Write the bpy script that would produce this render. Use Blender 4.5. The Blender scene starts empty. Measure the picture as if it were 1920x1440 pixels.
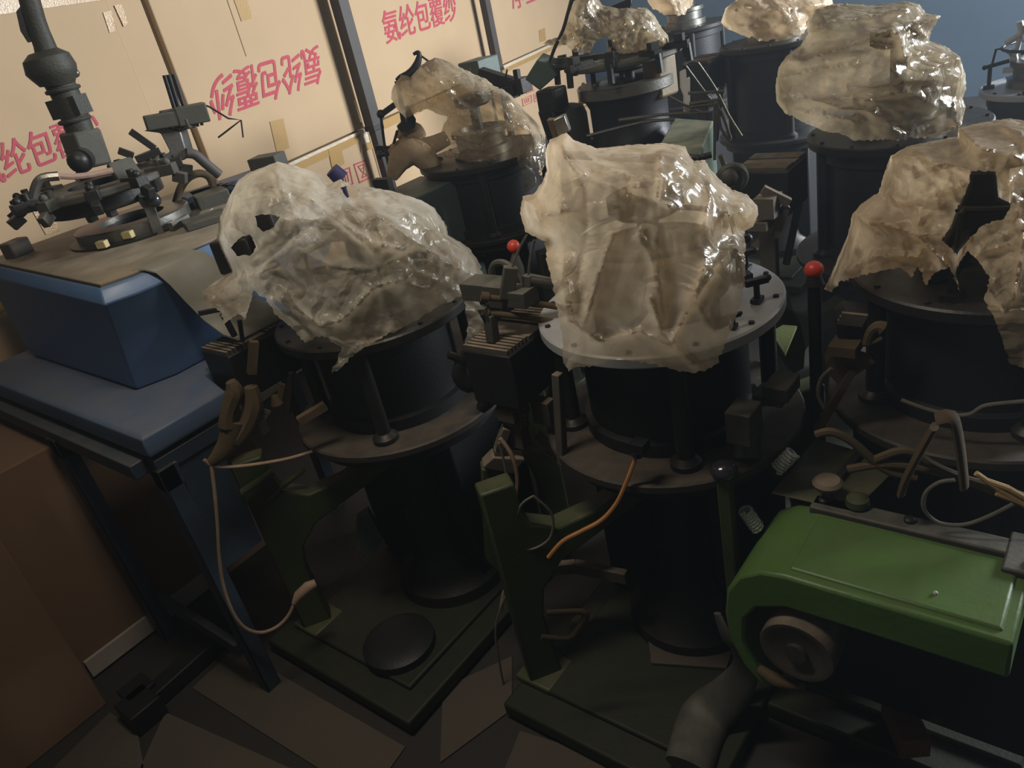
import bpy, math, random
import numpy as np
from mathutils import Vector, Matrix
from mathutils.geometry import delaunay_2d_cdt

C = bpy.context.scene.collection
# ------------------------------------------------------------------ camera
F = 1441.0
CX, CY, CH = 960.0, 720.0, 1.6
RM = np.array([[0.59407692, -0.47988605, 0.64558655],
               [-0.77911716, -0.14360279, 0.61020872],
               [-0.20012262, -0.86549848, -0.45919857]])      # rows: world x, y, z over camera right, down, forward
cam = bpy.data.cameras.new('camera')
cam.sensor_width = 36.0
cam.lens = F / 1920.0 * 36.0
cam.clip_start = 0.02
camo = bpy.data.objects.new('camera', cam)
C.objects.link(camo)
_r, _u, _b = RM[:, 0], -RM[:, 1], -RM[:, 2]
camo.matrix_world = Matrix(((_r[0], _u[0], _b[0], 0), (_r[1], _u[1], _b[1], 0), (_r[2], _u[2], _b[2], CH), (0, 0, 0, 1)))
bpy.context.scene.camera = camo

# ------------------------------------------------------------------ world, daylight, exposure
sc = bpy.context.scene
sc.view_settings.view_transform = 'Standard'
sc.view_settings.look = 'None'
sc.view_settings.exposure = 0.0
sc.view_settings.gamma = 1.0
sc.view_settings.use_curve_mapping = False
W = bpy.data.worlds.new('world')
sc.world = W
W.use_nodes = True
W.node_tree.nodes['Background'].inputs[0].default_value = (0.75, 0.72, 0.68, 1)
W.node_tree.nodes['Background'].inputs[1].default_value = 0.062


def area(name, loc, target, sx, sy, power, col):
    l = bpy.data.lights.new(name, 'AREA')
    l.shape = 'RECTANGLE'
    l.size, l.size_y, l.energy, l.color = sx, sy, power, col
    o = bpy.data.objects.new(name, l)
    C.objects.link(o)
    o.location = loc
    o.rotation_euler = (Vector(target) - Vector(loc)).to_track_quat('-Z', 'Y').to_euler()
    return o


area('window_daylight', (6.2, -2.55, 2.25), (3.9, 3.0, 1.1), 2.2, 1.3, 450, (0.90, 0.95, 1.0)).data.spread = math.radians(125)
area('front_fill_light', (0.62, 1.05, 2.35), (1.1, 1.3, 1.0), 0.6, 0.15, 14.0, (1.0, 0.90, 0.76))  # added fill light out of view, brightens machine tops and cover fronts


# ------------------------------------------------------------------ pixel -> world helpers (the photo's own geometry)
def ray(px, py):
    return RM @ np.array([px - CX, py - CY, F])


CAM = np.array([0, 0, CH])


def at(px, py, z):
    d = ray(px, py)
    return CAM + d * ((z - CH) / d[2])


def vp(px, py, axis, off=0.0):
    """point on the ray that lies on the upright plane through axis facing the lens, `off` further away"""
    n = np.array([axis[0], axis[1]]) / math.hypot(axis[0], axis[1])
    dist = math.hypot(axis[0], axis[1]) + off
    d = ray(px, py)
    return CAM + d * (dist / (d[0] * n[0] + d[1] * n[1]))


# ------------------------------------------------------------------ materials
def mat(name, col, rough=0.6, metal=0.0, dust=0.35, dustcol=(0.20, 0.165, 0.115), scale=9.0, bump=0.15, spec=0.4, vary=0.35):
    m = bpy.data.materials.new(name)
    m.use_nodes = True
    nt = m.node_tree
    n, L = nt.nodes, nt.links
    p = n['Principled BSDF']
    p.inputs['Roughness'].default_value = rough
    p.inputs['Metallic'].default_value = metal
    p.inputs['Specular IOR Level'].default_value = spec
    tc = n.new('ShaderNodeTexCoord')
    no = n.new('ShaderNodeTexNoise')
    no.inputs['Scale'].default_value = scale
    no.inputs['Detail'].default_value = 7
    no.inputs['Roughness'].default_value = 0.65
    L.new(tc.outputs['Object'], no.inputs['Vector'])
    mx = n.new('ShaderNodeMix')
    mx.data_type = 'RGBA'
    mx.inputs[6].default_value = (*[c * (1 - vary) for c in col], 1)
    mx.inputs[7].default_value = (*[min(1, c * (1 + vary)) for c in col], 1)
    L.new(no.outputs['Fac'], mx.inputs[0])
    out = mx.outputs[2]
    if dust > 0:
        ge = n.new('ShaderNodeNewGeometry')
        sp = n.new('ShaderNodeSeparateXYZ')
        L.new(ge.outputs['Normal'], sp.inputs[0])
        rp = n.new('ShaderNodeMapRange')
        rp.inputs[1].default_value = 0.35
        rp.inputs[2].default_value = 0.95
        rp.inputs[3].default_value = 0.12
        rp.inputs[4].default_value = 1.0
        L.new(sp.outputs['Z'], rp.inputs[0])
        n2 = n.new('ShaderNodeTexNoise')
        n2.inputs['Scale'].default_value = scale * 2.3
        n2.inputs['Detail'].default_value = 9
        L.new(tc.outputs['Object'], n2.inputs['Vector'])
        r2 = n.new('ShaderNodeMapRange')
        r2.inputs[1].default_value = 0.3
        r2.inputs[2].default_value = 0.7
        r2.inputs[3].default_value = 0.25
        r2.inputs[4].default_value = 1.0
        L.new(n2.outputs['Fac'], r2.inputs[0])
        mu = n.new('ShaderNodeMath')
        mu.operation = 'MULTIPLY'
        L.new(rp.outputs[0], mu.inputs[0])
        L.new(r2.outputs[0], mu.inputs[1])
        m2 = n.new('ShaderNodeMath')
        m2.operation = 'MULTIPLY'
        m2.inputs[1].default_value = dust
        L.new(mu.outputs[0], m2.inputs[0])
        md = n.new('ShaderNodeMix')
        md.data_type = 'RGBA'
        md.inputs[7].default_value = (*dustcol, 1)
        L.new(m2.outputs[0], md.inputs[0])
        L.new(out, md.inputs[6])
        out = md.outputs[2]
    L.new(out, p.inputs['Base Color'])
    if bump > 0:
        bp = n.new('ShaderNodeBump')
        bp.inputs['Strength'].default_value = bump
        bp.inputs['Distance'].default_value = 0.004
        n3 = n.new('ShaderNodeTexNoise')
        n3.inputs['Scale'].default_value = scale * 12
        n3.inputs['Detail'].default_value = 4
        L.new(tc.outputs['Object'], n3.inputs['Vector'])
        L.new(n3.outputs['Fac'], bp.inputs['Height'])
        L.new(bp.outputs[0], p.inputs['Normal'])
    return m


def plastic(name, col, trans=(0.92, 0.79, 0.60), clear=0.50, scale=13.0, gloss=0.22, shine=0.10, dirt=(0.22, 0.15, 0.08)):
    """dusty crumpled polythene: part see-through, part milky, with glossy creases"""
    m = bpy.data.materials.new(name)
    m.use_nodes = True
    nt = m.node_tree
    n, L = nt.nodes, nt.links
    n.remove(n['Principled BSDF'])
    o = n['Material Output']
    tc = n.new('ShaderNodeTexCoord')
    no = n.new('ShaderNodeTexNoise')
    no.inputs['Scale'].default_value = 7.0
    no.inputs['Detail'].default_value = 8
    no.inputs['Roughness'].default_value = 0.6
    no.inputs['Distortion'].default_value = 0.6
    L.new(tc.outputs['Object'], no.inputs['Vector'])
    mx = n.new('ShaderNodeMix')
    mx.data_type = 'RGBA'
    mx.inputs[6].default_value = (*dirt, 1)
    mx.inputs[7].default_value = (*col, 1)
    r = n.new('ShaderNodeMapRange')
    r.inputs[1].default_value = 0.30
    r.inputs[2].default_value = 0.58
    L.new(no.outputs['Fac'], r.inputs[0])
    L.new(r.outputs[0], mx.inputs[0])
    vo = n.new('ShaderNodeTexVoronoi')
    vo.feature = 'DISTANCE_TO_EDGE'
    vo.inputs['Scale'].default_value = scale
    nw = n.new('ShaderNodeTexNoise')
    nw.inputs['Scale'].default_value = 5
    nw.inputs['Detail'].default_value = 3
    L.new(tc.outputs['Object'], nw.inputs['Vector'])
    va = n.new('ShaderNodeVectorMath')
    va.operation = 'MULTIPLY_ADD'
    va.inputs[1].default_value = (0.25, 0.25, 0.25)
    L.new(nw.outputs['Color'], va.inputs[0])
    L.new(tc.outputs['Object'], va.inputs[2])
    L.new(va.outputs[0], vo.inputs['Vector'])
    nb = n.new('ShaderNodeTexNoise')
    nb.inputs['Scale'].default_value = 38
    nb.inputs['Detail'].default_value = 3
    L.new(va.outputs[0], nb.inputs['Vector'])
    ad = n.new('ShaderNodeMath')
    ad.operation = 'MULTIPLY_ADD'
    ad.inputs[1].default_value = 0.22
    L.new(nb.outputs['Fac'], ad.inputs[0])
    L.new(vo.outputs['Distance'], ad.inputs[2])
    bp = n.new('ShaderNodeBump')
    bp.inputs['Strength'].default_value = 0.5
    bp.inputs['Distance'].default_value = 0.045
    L.new(ad.outputs[0], bp.inputs['Height'])
    df = n.new('ShaderNodeBsdfDiffuse')
    tl = n.new('ShaderNodeBsdfTranslucent')
    tl.inputs[0].default_value = (*trans, 1)
    tp = n.new('ShaderNodeBsdfTransparent')
    tp.inputs[0].default_value = (0.93, 0.88, 0.78, 1)
    gl = n.new('ShaderNodeBsdfGlossy')
    gl.inputs['Roughness'].default_value = 0.27
    gl.inputs[0].default_value = (0.95, 0.93, 0.88, 1)
    L.new(mx.outputs[2], df.inputs[0])
    for s in (df, gl):
        L.new(bp.outputs[0], s.inputs['Normal'])
    m1 = n.new('ShaderNodeMixShader')
    m1.inputs[0].default_value = 0.55
    L.new(df.outputs[0], m1.inputs[1])
    L.new(tl.outputs[0], m1.inputs[2])
    r3 = n.new('ShaderNodeMapRange')
    r3.inputs[1].default_value = 0.35
    r3.inputs[2].default_value = 0.65
    r3.inputs[3].default_value = max(0.0, clear - 0.16)
    r3.inputs[4].default_value = clear + 0.16
    L.new(nw.outputs['Fac'], r3.inputs[0])
    lw = n.new('ShaderNodeLayerWeight')
    lw.inputs[0].default_value = 0.5
    pw = n.new('ShaderNodeMath')
    pw.operation = 'POWER'
    pw.inputs[1].default_value = 1.6
    L.new(lw.outputs['Facing'], pw.inputs[0])
    iv = n.new('ShaderNodeMath')
    iv.operation = 'SUBTRACT'
    iv.inputs[0].default_value = 1.0
    L.new(pw.outputs[0], iv.inputs[1])
    mc = n.new('ShaderNodeMath')
    mc.operation = 'MULTIPLY'
    L.new(r3.outputs[0], mc.inputs[0])
    L.new(iv.outputs[0], mc.inputs[1])
    m2 = n.new('ShaderNodeMixShader')
    L.new(mc.outputs[0], m2.inputs[0])
    L.new(m1.outputs[0], m2.inputs[1])
    L.new(tp.outputs[0], m2.inputs[2])
    fr = n.new('ShaderNodeLayerWeight')
    fr.inputs[0].default_value = gloss
    L.new(bp.outputs[0], fr.inputs['Normal'])
    m3 = n.new('ShaderNodeMixShader')
    f2 = n.new('ShaderNodeMath')
    f2.operation = 'MULTIPLY_ADD'
    f2.inputs[1].default_value = shine
    f2.inputs[2].default_value = 0.012
    L.new(fr.outputs['Fresnel'], f2.inputs[0])
    L.new(f2.outputs[0], m3.inputs[0])
    L.new(m2.outputs[0], m3.inputs[1])
    L.new(gl.outputs[0], m3.inputs[2])
    L.new(m3.outputs[0], o.inputs[0])
    return m


M = dict(
    green=mat('green_enamel', (0.034, 0.050, 0.014), 0.5, dust=0.3),
    oilgreen=mat('oily_green_base', (0.014, 0.018, 0.007), 0.6, dust=0.2, dustcol=(0.05, 0.04, 0.026)),
    guard=mat('bright_green_enamel', (0.075, 0.16, 0.035), 0.42, dust=0.30, scale=6, dustcol=(0.16, 0.15, 0.08)),
    teal=mat('grey_teal_enamel', (0.055, 0.085, 0.075), 0.5, dust=0.55, dustcol=(0.17, 0.17, 0.13)),
    dark=mat('oily_dark_iron', (0.018, 0.018, 0.018), 0.45, 0.4, dust=0.45, dustcol=(0.085, 0.07, 0.05)),
    black=mat('black_iron', (0.010, 0.011, 0.013), 0.5, 0.2, dust=0.15, dustcol=(0.05, 0.045, 0.035)),
    rim=mat('worn_steel_plate', (0.46, 0.465, 0.48), 0.42, 0.35, dust=0.2, dustcol=(0.16, 0.15, 0.13), bump=0.05, spec=0.6, vary=0.15),
    steel=mat('dull_steel', (0.17, 0.165, 0.15), 0.35, 0.8, dust=0.4),
    dusty=mat('dust_covered_iron', (0.060, 0.052, 0.042), 0.75, 0.1, dust=0.95, dustcol=(0.25, 0.19, 0.13)),
    ringdust=mat('oily_ring_plate', (0.035, 0.032, 0.028), 0.6, 0.2, dust=0.75, dustcol=(0.12, 0.092, 0.065)),
    greydust=mat('grey_dust_covered_iron', (0.055, 0.055, 0.045), 0.65, 0.3, dust=0.75, dustcol=(0.19, 0.18, 0.145)),
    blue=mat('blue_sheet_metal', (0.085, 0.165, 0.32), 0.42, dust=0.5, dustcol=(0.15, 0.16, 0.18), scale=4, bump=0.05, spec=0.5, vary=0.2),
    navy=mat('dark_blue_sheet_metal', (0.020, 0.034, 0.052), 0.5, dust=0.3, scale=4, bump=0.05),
    bluetop=mat('pale_blue_dusty_sheet', (0.07, 0.11, 0.18), 0.5, dust=0.55, dustcol=(0.15, 0.14, 0.14), scale=5, bump=0.05),
    tantop=mat('dusty_machine_deck', (0.13, 0.115, 0.085), 0.6, dust=0.8, dustcol=(0.30, 0.24, 0.165), scale=5, bump=0.1),
    flap=mat('grey_beige_sheet', (0.19, 0.18, 0.145), 0.55, dust=0.2, scale=4, bump=0.04),
    red=mat('red_plastic', (0.62, 0.045, 0.025), 0.4, dust=0.15, spec=0.5, bump=0),
    cord=mat('tan_cord', (0.30, 0.20, 0.13), 0.7, dust=0, scale=30),
    orange=mat('orange_cord', (0.45, 0.20, 0.06), 0.6, dust=0, scale=30),
    white=mat('white_plastic', (0.55, 0.55, 0.53), 0.5, dust=0.2),
    greycord=mat('grey_cord', (0.13, 0.12, 0.10), 0.6, dust=0.2, scale=30),
    blackrub=mat('black_rubber', (0.02, 0.02, 0.02), 0.5, dust=0.1),
    ball=mat('black_glossy_ball', (0.02, 0.02, 0.025), 0.15, dust=0.0, bump=0, spec=0.8),
    wood=mat('dark_painted_post', (0.035, 0.028, 0.024), 0.6, dust=0.1, scale=12),
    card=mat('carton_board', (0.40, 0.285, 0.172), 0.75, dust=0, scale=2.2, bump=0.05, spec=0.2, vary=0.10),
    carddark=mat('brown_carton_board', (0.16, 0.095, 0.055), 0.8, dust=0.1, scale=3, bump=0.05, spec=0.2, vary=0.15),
    cardin=mat('carton_edge', (0.26, 0.17, 0.095), 0.85, dust=0, scale=5, bump=0.0, spec=0.1),
    tape=mat('brown_packing_tape', (0.36, 0.225, 0.085), 0.28, dust=0, scale=14, bump=0.35, spec=0.6, vary=0.12),
    shine=mat('clear_packing_tape', (0.60, 0.50, 0.36), 0.12, dust=0, scale=22, bump=0.9, spec=1.0, vary=0.25),
    ink=mat('red_print', (0.37, 0.06, 0.08), 0.7, dust=0, scale=40, bump=0, spec=0.2, vary=0.2),
    inkdark=mat('dark_print', (0.03, 0.03, 0.04), 0.7, dust=0, bump=0),
    paper=mat('paper_label', (0.62, 0.63, 0.66), 0.7, dust=0, scale=20, bump=0, spec=0.2, vary=0.08),
    column=mat('dusty_black_iron', (0.030, 0.030, 0.024), 0.6, 0.2, dust=0.5, dustcol=(0.10, 0.095, 0.07), scale=14, bump=.4, vary=.5),
    floor=mat('worn_concrete', (0.026, 0.022, 0.018), 0.7, dust=0, scale=2.5, bump=0.2, vary=0.25),
    wall=mat('blue_grey_plaster', (0.105, 0.16, 0.225), 0.8, dust=0, scale=1.2, bump=0.05, spec=0.1, vary=0.2),
    ceil=mat('grey_ceiling_board', (0.20, 0.20, 0.20), 0.9, dust=0, scale=1.2, bump=0, spec=0.1),
    lint=mat('tan_lint', (0.34, 0.25, 0.16), 0.95, dust=0, scale=30, bump=0.8, spec=0.05),
    straw=mat('bright_tan_stick', (0.50, 0.33, 0.15), 0.7, dust=0, scale=20),
    rag=mat('dirty_rag', (0.10, 0.07, 0.05), 0.9, dust=0.2, scale=10, bump=0.4),
    rust=mat('rust_brown_iron', (0.080, 0.055, 0.028), 0.8, 0.2, dust=0.35, dustcol=(0.15, 0.11, 0.055)),
    thread=mat('violet_wrapped_yarn', (0.03, 0.025, 0.09), 0.6, dust=0, scale=50),
    bag=plastic('tan_polythene', (0.86, 0.73, 0.56), shine=0.055),
    baggrey=plastic('grey_tan_polythene', (0.82, 0.75, 0.62), trans=(0.90, 0.82, 0.68), clear=0.52),
    bagclear=plastic('clear_amber_polythene', (0.60, 0.50, 0.35), trans=(0.50, 0.40, 0.26), clear=0.64, gloss=0.35),
    bagheavy=plastic('brown_dusty_polythene', (0.74, 0.59, 0.41), trans=(0.85, 0.68, 0.46), clear=0.32),
)

# ------------------------------------------------------------------ mesh builder
ORG = {}


class MB:
    def __init__(self):
        self.v, self.f = [], []

    def add(self, v, f):
        k = len(self.v)
        self.v += [tuple(map(float, p)) for p in v]
        self.f += [tuple(i + k for i in q) for q in f]
        return self

    def box(self, c, s, rz=0.0):
        cs, sn = math.cos(rz), math.sin(rz)
        v = []
        for dz in (-.5, .5):
            for dx, dy in ((-.5, -.5), (.5, -.5), (.5, .5), (-.5, .5)):
                x, y = dx * s[0], dy * s[1]
                v.append((c[0] + x * cs - y * sn, c[1] + x * sn + y * cs, c[2] + dz * s[2]))
        return self.add(v, [(3, 2, 1, 0), (4, 5, 6, 7), (0, 1, 5, 4), (1, 2, 6, 5), (2, 3, 7, 6), (3, 0, 4, 7)])

    def box2(self, a, b):
        return self.box([(a[i] + b[i]) / 2 for i in range(3)], [abs(b[i] - a[i]) for i in range(3)])

    def hexa(self, lo, hi):
        v = list(lo) + list(hi)
        return self.add(v, [(3, 2, 1, 0), (4, 5, 6, 7), (0, 1, 5, 4), (1, 2, 6, 5), (2, 3, 7, 6), (3, 0, 4, 7)])

    def prism(self, poly, ext):
        n = len(poly)
        e = np.array(ext, float)
        a = [np.array(p, float) for p in poly]
        v = a + [p + e for p in a]
        f = [tuple(range(n))[::-1], tuple(range(n, 2 * n))]
        f += [(i, (i + 1) % n, n + (i + 1) % n, n + i) for i in range(n)]
        return self.add(v, f)

    def loft(self, rings, cap=True):
        n = len(rings[0])
        v = [p for r in rings for p in r]
        f = []
        for k in range(len(rings) - 1):
            for i in range(n):
                j = (i + 1) % n
                f.append((k * n + i, k * n + j, (k + 1) * n + j, (k + 1) * n + i))
        if cap:
            f.append(tuple(range(n))[::-1])
            f.append(tuple(range((len(rings) - 1) * n, len(rings) * n)))
        return self.add(v, f)

    def tube(self, pts, r, n=8, smooth=0, flat=None):
        P = [np.array(p, float) for p in pts]
        if smooth:
            Q = []
            for i in range(len(P) - 1):
                p0, p1, p2, p3 = P[max(i - 1, 0)], P[i], P[i + 1], P[min(i + 2, len(P) - 1)]
                for k in range(smooth):
                    t = k / smooth
                    Q.append(0.5 * (2 * p1 + (p2 - p0) * t + (2 * p0 - 5 * p1 + 4 * p2 - p3) * t * t + (3 * p1 - p0 - 3 * p2 + p3) * t ** 3))
            P = Q + [P[-1]]
        N = len(P)
        R = r if hasattr(r, '__len__') else [r] * N
        if len(R) != N:
            R = np.interp(np.linspace(0, 1, N), np.linspace(0, 1, len(R)), R)
        rings = []
        ref = None
        for i in range(N):
            t = P[min(i + 1, N - 1)] - P[max(i - 1, 0)]
            t = t / (np.linalg.norm(t) + 1e-12)
            if ref is None:
                ref = np.array([0, 0, 1.]) if abs(t[2]) < .9 else np.array([1., 0, 0])
            a = ref - t * (ref @ t)
            a = a / (np.linalg.norm(a) + 1e-12)
            b = np.cross(t, a)
            ref = a
            fa, fb = (1, 1) if flat is None else flat
            rings.append([P[i] + R[i] * (fa * a * math.cos(q) + fb * b * math.sin(q)) for q in np.linspace(0, 2 * math.pi, n, endpoint=False)])
        return self.loft(rings)

    def cyl(self, p0, p1, r0, r1=None, n=20):
        return self.tube([p0, p1], [r0, r0 if r1 is None else r1], n)

    def beam(self, p0, p1, w, h):
        """rectangular bar from p0 to p1, w wide, h tall"""
        p0, p1 = np.array(p0, float), np.array(p1, float)
        t = p1 - p0
        t /= np.linalg.norm(t)
        up = np.array([0, 0, 1.]) if abs(t[2]) < .95 else np.array([1., 0, 0])
        s = np.cross(t, up)
        s /= np.linalg.norm(s)
        u = np.cross(s, t)
        q = [(-s * w + -u * h) / 2, (s * w - u * h) / 2, (s * w + u * h) / 2, (-s * w + u * h) / 2]
        return self.loft([[p0 + k for k in q], [p1 + k for k in q]])

    def lathe(self, c, prof, n=48, closed=False):
        rings = [[(c[0] + r * math.cos(a), c[1] + r * math.sin(a), z) for a in np.linspace(0, 2 * math.pi, n, endpoint=False)] for r, z in prof]
        if closed:
            rings.append(rings[0])
            return self.loft(rings, cap=False)
        return self.loft(rings)

    def annulus(self, c, r0, r1, z0, z1, n=64):
        b = min(0.004, (z1 - z0) * .3)
        return self.lathe(c, [(r0, z0), (r1 - b, z0), (r1, z0 + b), (r1, z1 - b), (r1 - b, z1), (r0, z1)], n, closed=True)

    def ball(self, c, r, n=20, sz=1.0):
        pr = [(max(r * math.sin(t), 1e-4), c[2] - sz * r * math.cos(t)) for t in np.linspace(0, math.pi, n // 2 + 1)]
        return self.lathe(c, pr, n)

    def torus(self, c, R, r, axis=(0, 0, 1), n=40, m=8, arc=1.0):
        ax = Vector(axis).normalized()
        q = Vector((0, 0, 1)).rotation_difference(ax)
        pts = [np.array(c) + np.array(q @ Vector((R * math.cos(a), R * math.sin(a), 0))) for a in np.linspace(0, 2 * math.pi * arc, n)]
        return self.tube(pts, r, m)

    def build(self, name, m, parent=None, origin=None, bev=0.0, smooth=True, label=None, angle=40):
        me = bpy.data.meshes.new(name)
        if parent is not None:
            org = ORG[parent.name]
        elif origin is not None:
            org = np.array(origin, float)
        else:
            a = np.array(self.v)
            org = np.array([(a[:, 0].min() + a[:, 0].max()) / 2, (a[:, 1].min() + a[:, 1].max()) / 2, a[:, 2].min()])
        me.from_pydata([tuple(np.array(p) - org) for p in self.v], [], self.f)
        me.update()
        o = bpy.data.objects.new(name, me)
        C.objects.link(o)
        ORG[o.name] = org
        if parent is not None:
            o.parent = parent
        else:
            o.location = org
        me.materials.append(m)
        if smooth:
            me.shade_smooth()
            me.set_sharp_from_angle(angle=math.radians(angle))
        if bev:
            b = o.modifiers.new('bevel', 'BEVEL')
            b.width, b.segments, b.limit_method, b.angle_limit = bev, 2, 'ANGLE', math.radians(50)
            b.harden_normals = False
        if label:
            o['label'] = label
        return o


def thing(name, loc, label, cat, group=None):
    o = bpy.data.objects.new(name, None)
    o.empty_display_size = 0.05
    C.objects.link(o)
    o.location = loc
    ORG[o.name] = np.array(loc, float)
    return tag(o, label, cat, group)


def tag(o, label, cat, group=None):
    o['label'], o['category'] = label, cat
    if group:
        o['group'] = group
    return o


def struct(o):
    o['kind'] = 'structure'
    return o


# ------------------------------------------------------------------ noise
def gnoise(x, y, seed):
    rs = np.random.RandomState(seed)
    ang = rs.rand(64, 64) * 2 * np.pi
    xi, yi = np.floor(x).astype(int), np.floor(y).astype(int)
    xf, yf = x - xi, y - yi

    def g(i, j, dx, dy):
        a = ang[(xi + i) % 64, (yi + j) % 64]
        return np.cos(a) * dx + np.sin(a) * dy
    s = lambda t: t * t * t * (t * (t * 6 - 15) + 10)
    u, v = s(xf), s(yf)
    a = g(0, 0, xf, yf) * (1 - u) + g(1, 0, xf - 1, yf) * u
    b = g(0, 1, xf, yf - 1) * (1 - u) + g(1, 1, xf - 1, yf - 1) * u
    return (a * (1 - v) + b * v) * 1.5


def worley(x, y, seed):
    rs = np.random.RandomState(seed)
    jx, jy = rs.rand(64, 64), rs.rand(64, 64)
    xi, yi = np.floor(x).astype(int), np.floor(y).astype(int)
    f1, f2 = np.full(x.shape, 9.), np.full(x.shape, 9.)
    for i in (-1, 0, 1):
        for j in (-1, 0, 1):
            a, b = (xi + i) % 64, (yi + j) % 64
            d = np.hypot(xi + i + jx[a, b] - x, yi + j + jy[a, b] - y)
            n1 = np.minimum(f1, d)
            f2 = np.minimum(f2, np.maximum(f1, d))
            f1 = n1
    return f2 - f1


def seg_dist(P, poly, closed=False, skip=()):
    d = np.full(len(P), 1e9)
    n = len(poly)
    for i in range(n if closed else n - 1):
        if i in skip:
            continue
        a, b = np.array(poly[i], float), np.array(poly[(i + 1) % n], float)
        ab = b - a
        t = np.clip(((P - a) @ ab) / (ab @ ab + 1e-9), 0, 1)
        d = np.minimum(d, np.linalg.norm(P - (a + t[:, None] * ab), axis=1))
    return d


def inside(P, poly):
    r = np.zeros(len(P), bool)
    n = len(poly)
    for i in range(n):
        x0, y0 = poly[i]
        x1, y1 = poly[(i + 1) % n]
        c = ((y0 > P[:, 1]) != (y1 > P[:, 1])) & (P[:, 0] < (x1 - x0) * (P[:, 1] - y0) / (y1 - y0 + 1e-12) + x0)
        r ^= c
    return r


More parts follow.
